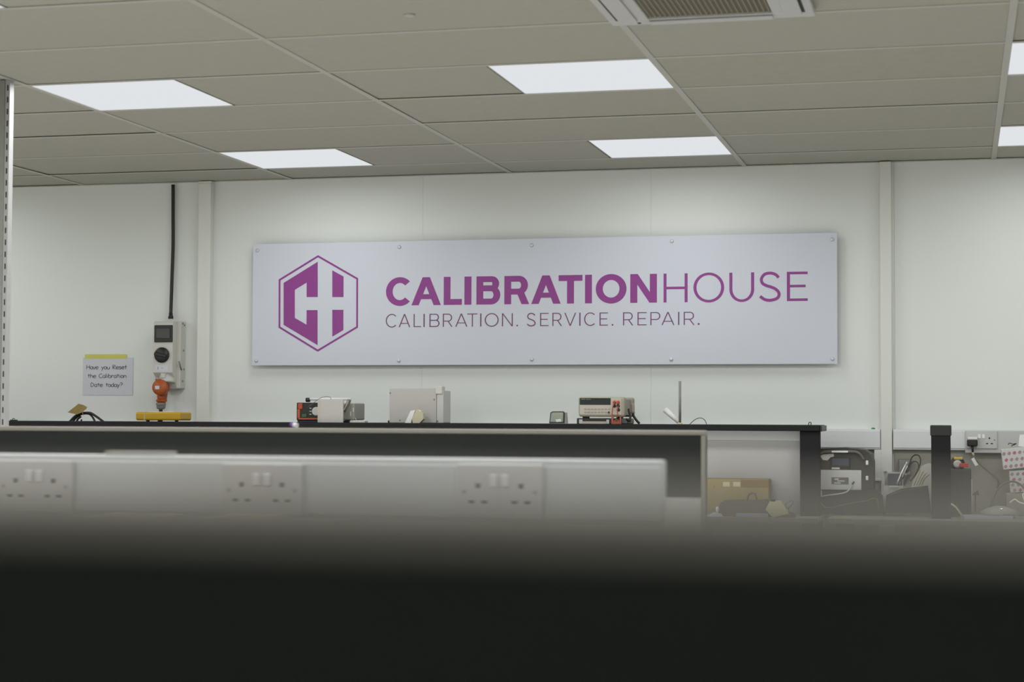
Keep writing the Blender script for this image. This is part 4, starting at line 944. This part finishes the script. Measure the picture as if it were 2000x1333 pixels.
# black switch box with red rotary isolator
YK = 2.98
q0,q1,qa,qb = rect(1850,916.5,1897,1002,YK)
T = thing('switch_box', ((q0+q1)/2,3.03,WT), 'dark control box with red and yellow rotary switch on top', 'switch box')
part('enclosure', MB().box(q0,q1,YK,3.10,WT,qb,0.004), M_case, T)
part('side_cover', MB().box(q1,q1+0.004,YK+0.01,3.09,WT,qb-0.05,0.001,1), M_grey, T)
p = A(1870,907,YK+0.02)
dl = part('dial', MB().lathe((p.x,YK+0.06,p.z),(0,-1,0),[(0,0.034),(0.02,0.034),(0.028,0.028),(0.030,0.02)],26), M_casedk, T)
part('dial_centre', MB().lathe((p.x,YK+0.031,p.z),(0,-1,0),[(0,0.019),(0.008,0.018),(0.012,0.01)],20), M_greylt, dl)
q0,q1,qa,qb = rect(1863,893,1880,898.5,YK+0.03); part('yellow_cap', MB().box(q0,q1,YK+0.025,YK+0.055,qa,qb,0.003), M_ycap, T)
q0,q1,qa,qb = rect(1874,905.5,1891,913.5,YK+0.01); part('red_lever', MB().box(q0,q1,YK+0.005,YK+0.025,qa,qb,0.003), M_redsw, T)
part('neck', MB().box(p.x-0.015,p.x+0.015,YK+0.03,YK+0.07,A(1870,916.5,YK).z-0.001,p.z-0.02), M_casedk, T)

# patterned boxes
def patterned(px0, py0, px1, py1, Y, tilt, label, zbase, rows_, cols_):
    q0,q1,qa,qb = rect(px0,py0,px1,py1,Y)
    T = thing('patterned_box', ((q0+q1)/2,Y,zbase), label, 'box', 'white boxes with red print at the right edge')
    cx, cz = (q0+q1)/2, (qa+qb)/2
    R_ = (math.radians(tilt),'Y')
    part('carton', MB().box(q0,q1,Y,Y+0.11,qa,qb,0.003,rot=R_,piv=(cx,Y,cz)), M_socket, T)
    for M_, par in ((M_pinkd,0),(M_pink,1)):
        b = MB(); n = 0
        for i in range(cols_):
            for j in range(rows_):
                n += 1
                if (1 if (i*3+j) % 5 == 1 else 0) != par: continue
                x = q0+(i+0.6)*(q1-q0)/cols_+(0.004 if j%2 else -0.003); z = qb-(j+0.75)*(qb-qa)/(rows_+0.2); r_ = 0.0085
                b.prism([(x-r_,z),(x-r_*0.3,z+r_*0.8),(x+r_*0.5,z+r_),(x+r_,z+r_*0.1),(x+r_*0.2,z-r_),(x-r_*0.6,z-r_*0.7)],Y-0.0012,Y+0.0005)
        for v in b.bm.verts:
            v.co = Matrix.Rotation(R_[0],4,'Y') @ (v.co-Vector((cx,Y,cz))) + Vector((cx,Y,cz))
        part('printed_pattern', b, M_, T)
    q = MB().box(q0+0.03,q1-0.05,Y+0.03,Y+0.07,qb-0.001,qb+0.0006,rot=R_,piv=(cx,Y,cz))
    part('opening', q, M_creamd, T)
patterned(1972,918,2040,962,3.14,-3,'lower white box printed with small red motifs at the right picture edge',WT,4,6)
patterned(1957,874,2040,914,3.12,-7,'upper tilted white box printed with small red motifs, stacked at the right picture edge',A(1990,916,3.12).z,3,8)
q0,q1,qa,qb = rect(1985,962,2040,1003,3.14)
solo('support_box', MB().box(A(1965,990,3.16).x,A(2040,990,3.16).x,3.14,3.26,WT,A(2000,962,3.14).z-0.004,0.003), M_dmm, (q0,3.2,WT), 'plain beige box under the white printed boxes', 'box')
q0,q1,qa,qb = rect(1989,850,2012,872,3.16)
solo('tissue', MB().prism([(q0,qa),(q1,qa-0.01),(q1,qb+0.01),((q0+q1)/2,qb+0.002),(q0+0.006,qb)],3.15,3.19), M_white, ((q0+q1)/2,3.17,qa), 'white tissue sticking up from the upper printed box', 'tissue')
solo('wire_clip', MB().tube([A(1969,869,3.15),A(1972,866,3.15),A(1978,868,3.15),A(1985,867,3.15),A(1975,872,3.16)],0.002,6), M_cable, A(1975,872,3.15), 'tiny dark wire clip lying on the upper printed box', 'wire')
# lead loop over bench, papers, clutter
T = thing('thick_lead', (A(1970,985,3.0).x,3.0,WT), 'thick dark green-grey cable arching over the worktop before the printed boxes', 'cable')
part('cable', MB().tube([A(1935,990,2.94),A(1942,966,2.98),A(1950,955,3.0),A(1962,945,3.02),A(1975,941,3.02),A(1988,944,3.02),A(1999,953,3.0),A(2012,975,2.96),A(2020,1000,2.9)],0.0046,10), M_casegr, T)
def slab(name, label, cat, pts, Y, dep, th, M, rise=0.0):
    xs = [A(a,1000,Y).x for a in pts]
    return None
P0 = A(1878,995,2.80)
cl = thing('paper_sheaf', (A(1925,1000,2.78).x,2.80,WT), 'sheaf of white paper lying askew on the right worktop', 'paper')
def flat(ptsxy, z0, z1): return MB().prismz(ptsxy, z0, z1)
xa_ = A(1884,1003,2.72).x; xb_ = A(1978,992,2.80).x
part('sheets', flat([(xa_,2.70),(xb_,2.78),(xb_+0.01,2.98),(xa_-0.02,2.90)], WT+0.006, WT+0.016), M_paper, cl)
part('clipboard', flat([(xa_-0.005,2.69),(xb_+0.012,2.772),(xb_+0.02,2.99),(xa_-0.03,2.91)], WT, WT+0.006), M_creamd, cl)
part('red_binding', flat([(xa_+0.03,2.925),(xb_-0.04,2.985),(xb_-0.04,3.0),(xa_+0.03,2.94)], WT+0.0165, WT+0.026), M_pinkd, cl)
q = A(1952,981,2.92)
solo('clear_bag', MB().lathe((q.x,2.92,WT+0.016),(0,0,1),[(0,0.085),(0.012,0.09),(0.028,0.06),(0.04,0.02)],9), M_pouch, (q.x,2.92,WT+0.016), 'crumpled clear bag lying on the paper sheaf', 'bag')
q = A(1955,978,2.88)
solo('bright_fitting', MB().box(q.x-0.008,q.x+0.008,2.83,2.845,WT+0.016,WT+0.05,0.003), M_metal, (q.x,2.837,WT+0.016), 'small shiny metal fitting on the paper sheaf', 'fitting')
solo('tangled_flex', MB().tube([A(1972,982,2.85),A(1982,976,2.86),A(1990,981,2.85),A(2002,983,2.84),A(1998,966,2.9),A(2010,960,2.92)],0.003,8), M_white, (A(1985,990,2.85).x,2.85,WT), 'short white flex tangled at the right edge of the worktop', 'flex')
solo('yellow_strap', MB().tube([A(1858,985,2.76),A(1866,990,2.75),A(1873,999,2.74),A(1878,1006,2.73)],0.0045,8), M_pad, (A(1870,1003,2.74).x,2.74,WT), 'pale yellow strap on the worktop below the dark control box', 'strap')
q = A(1905,963,3.2)
solo('grey_clip', MB().prism([(q.x-0.02,q.z-0.012),(q.x+0.018,q.z-0.012),(q.x+0.012,q.z+0.012),(q.x-0.005,q.z)],3.2,3.215).cyl((q.x,3.207,WT),(q.x,3.207,q.z-0.01),0.003,n=8), M_casegr, (q.x,3.2,WT), 'small grey clip on a stalk right of the dark control box', 'clip')
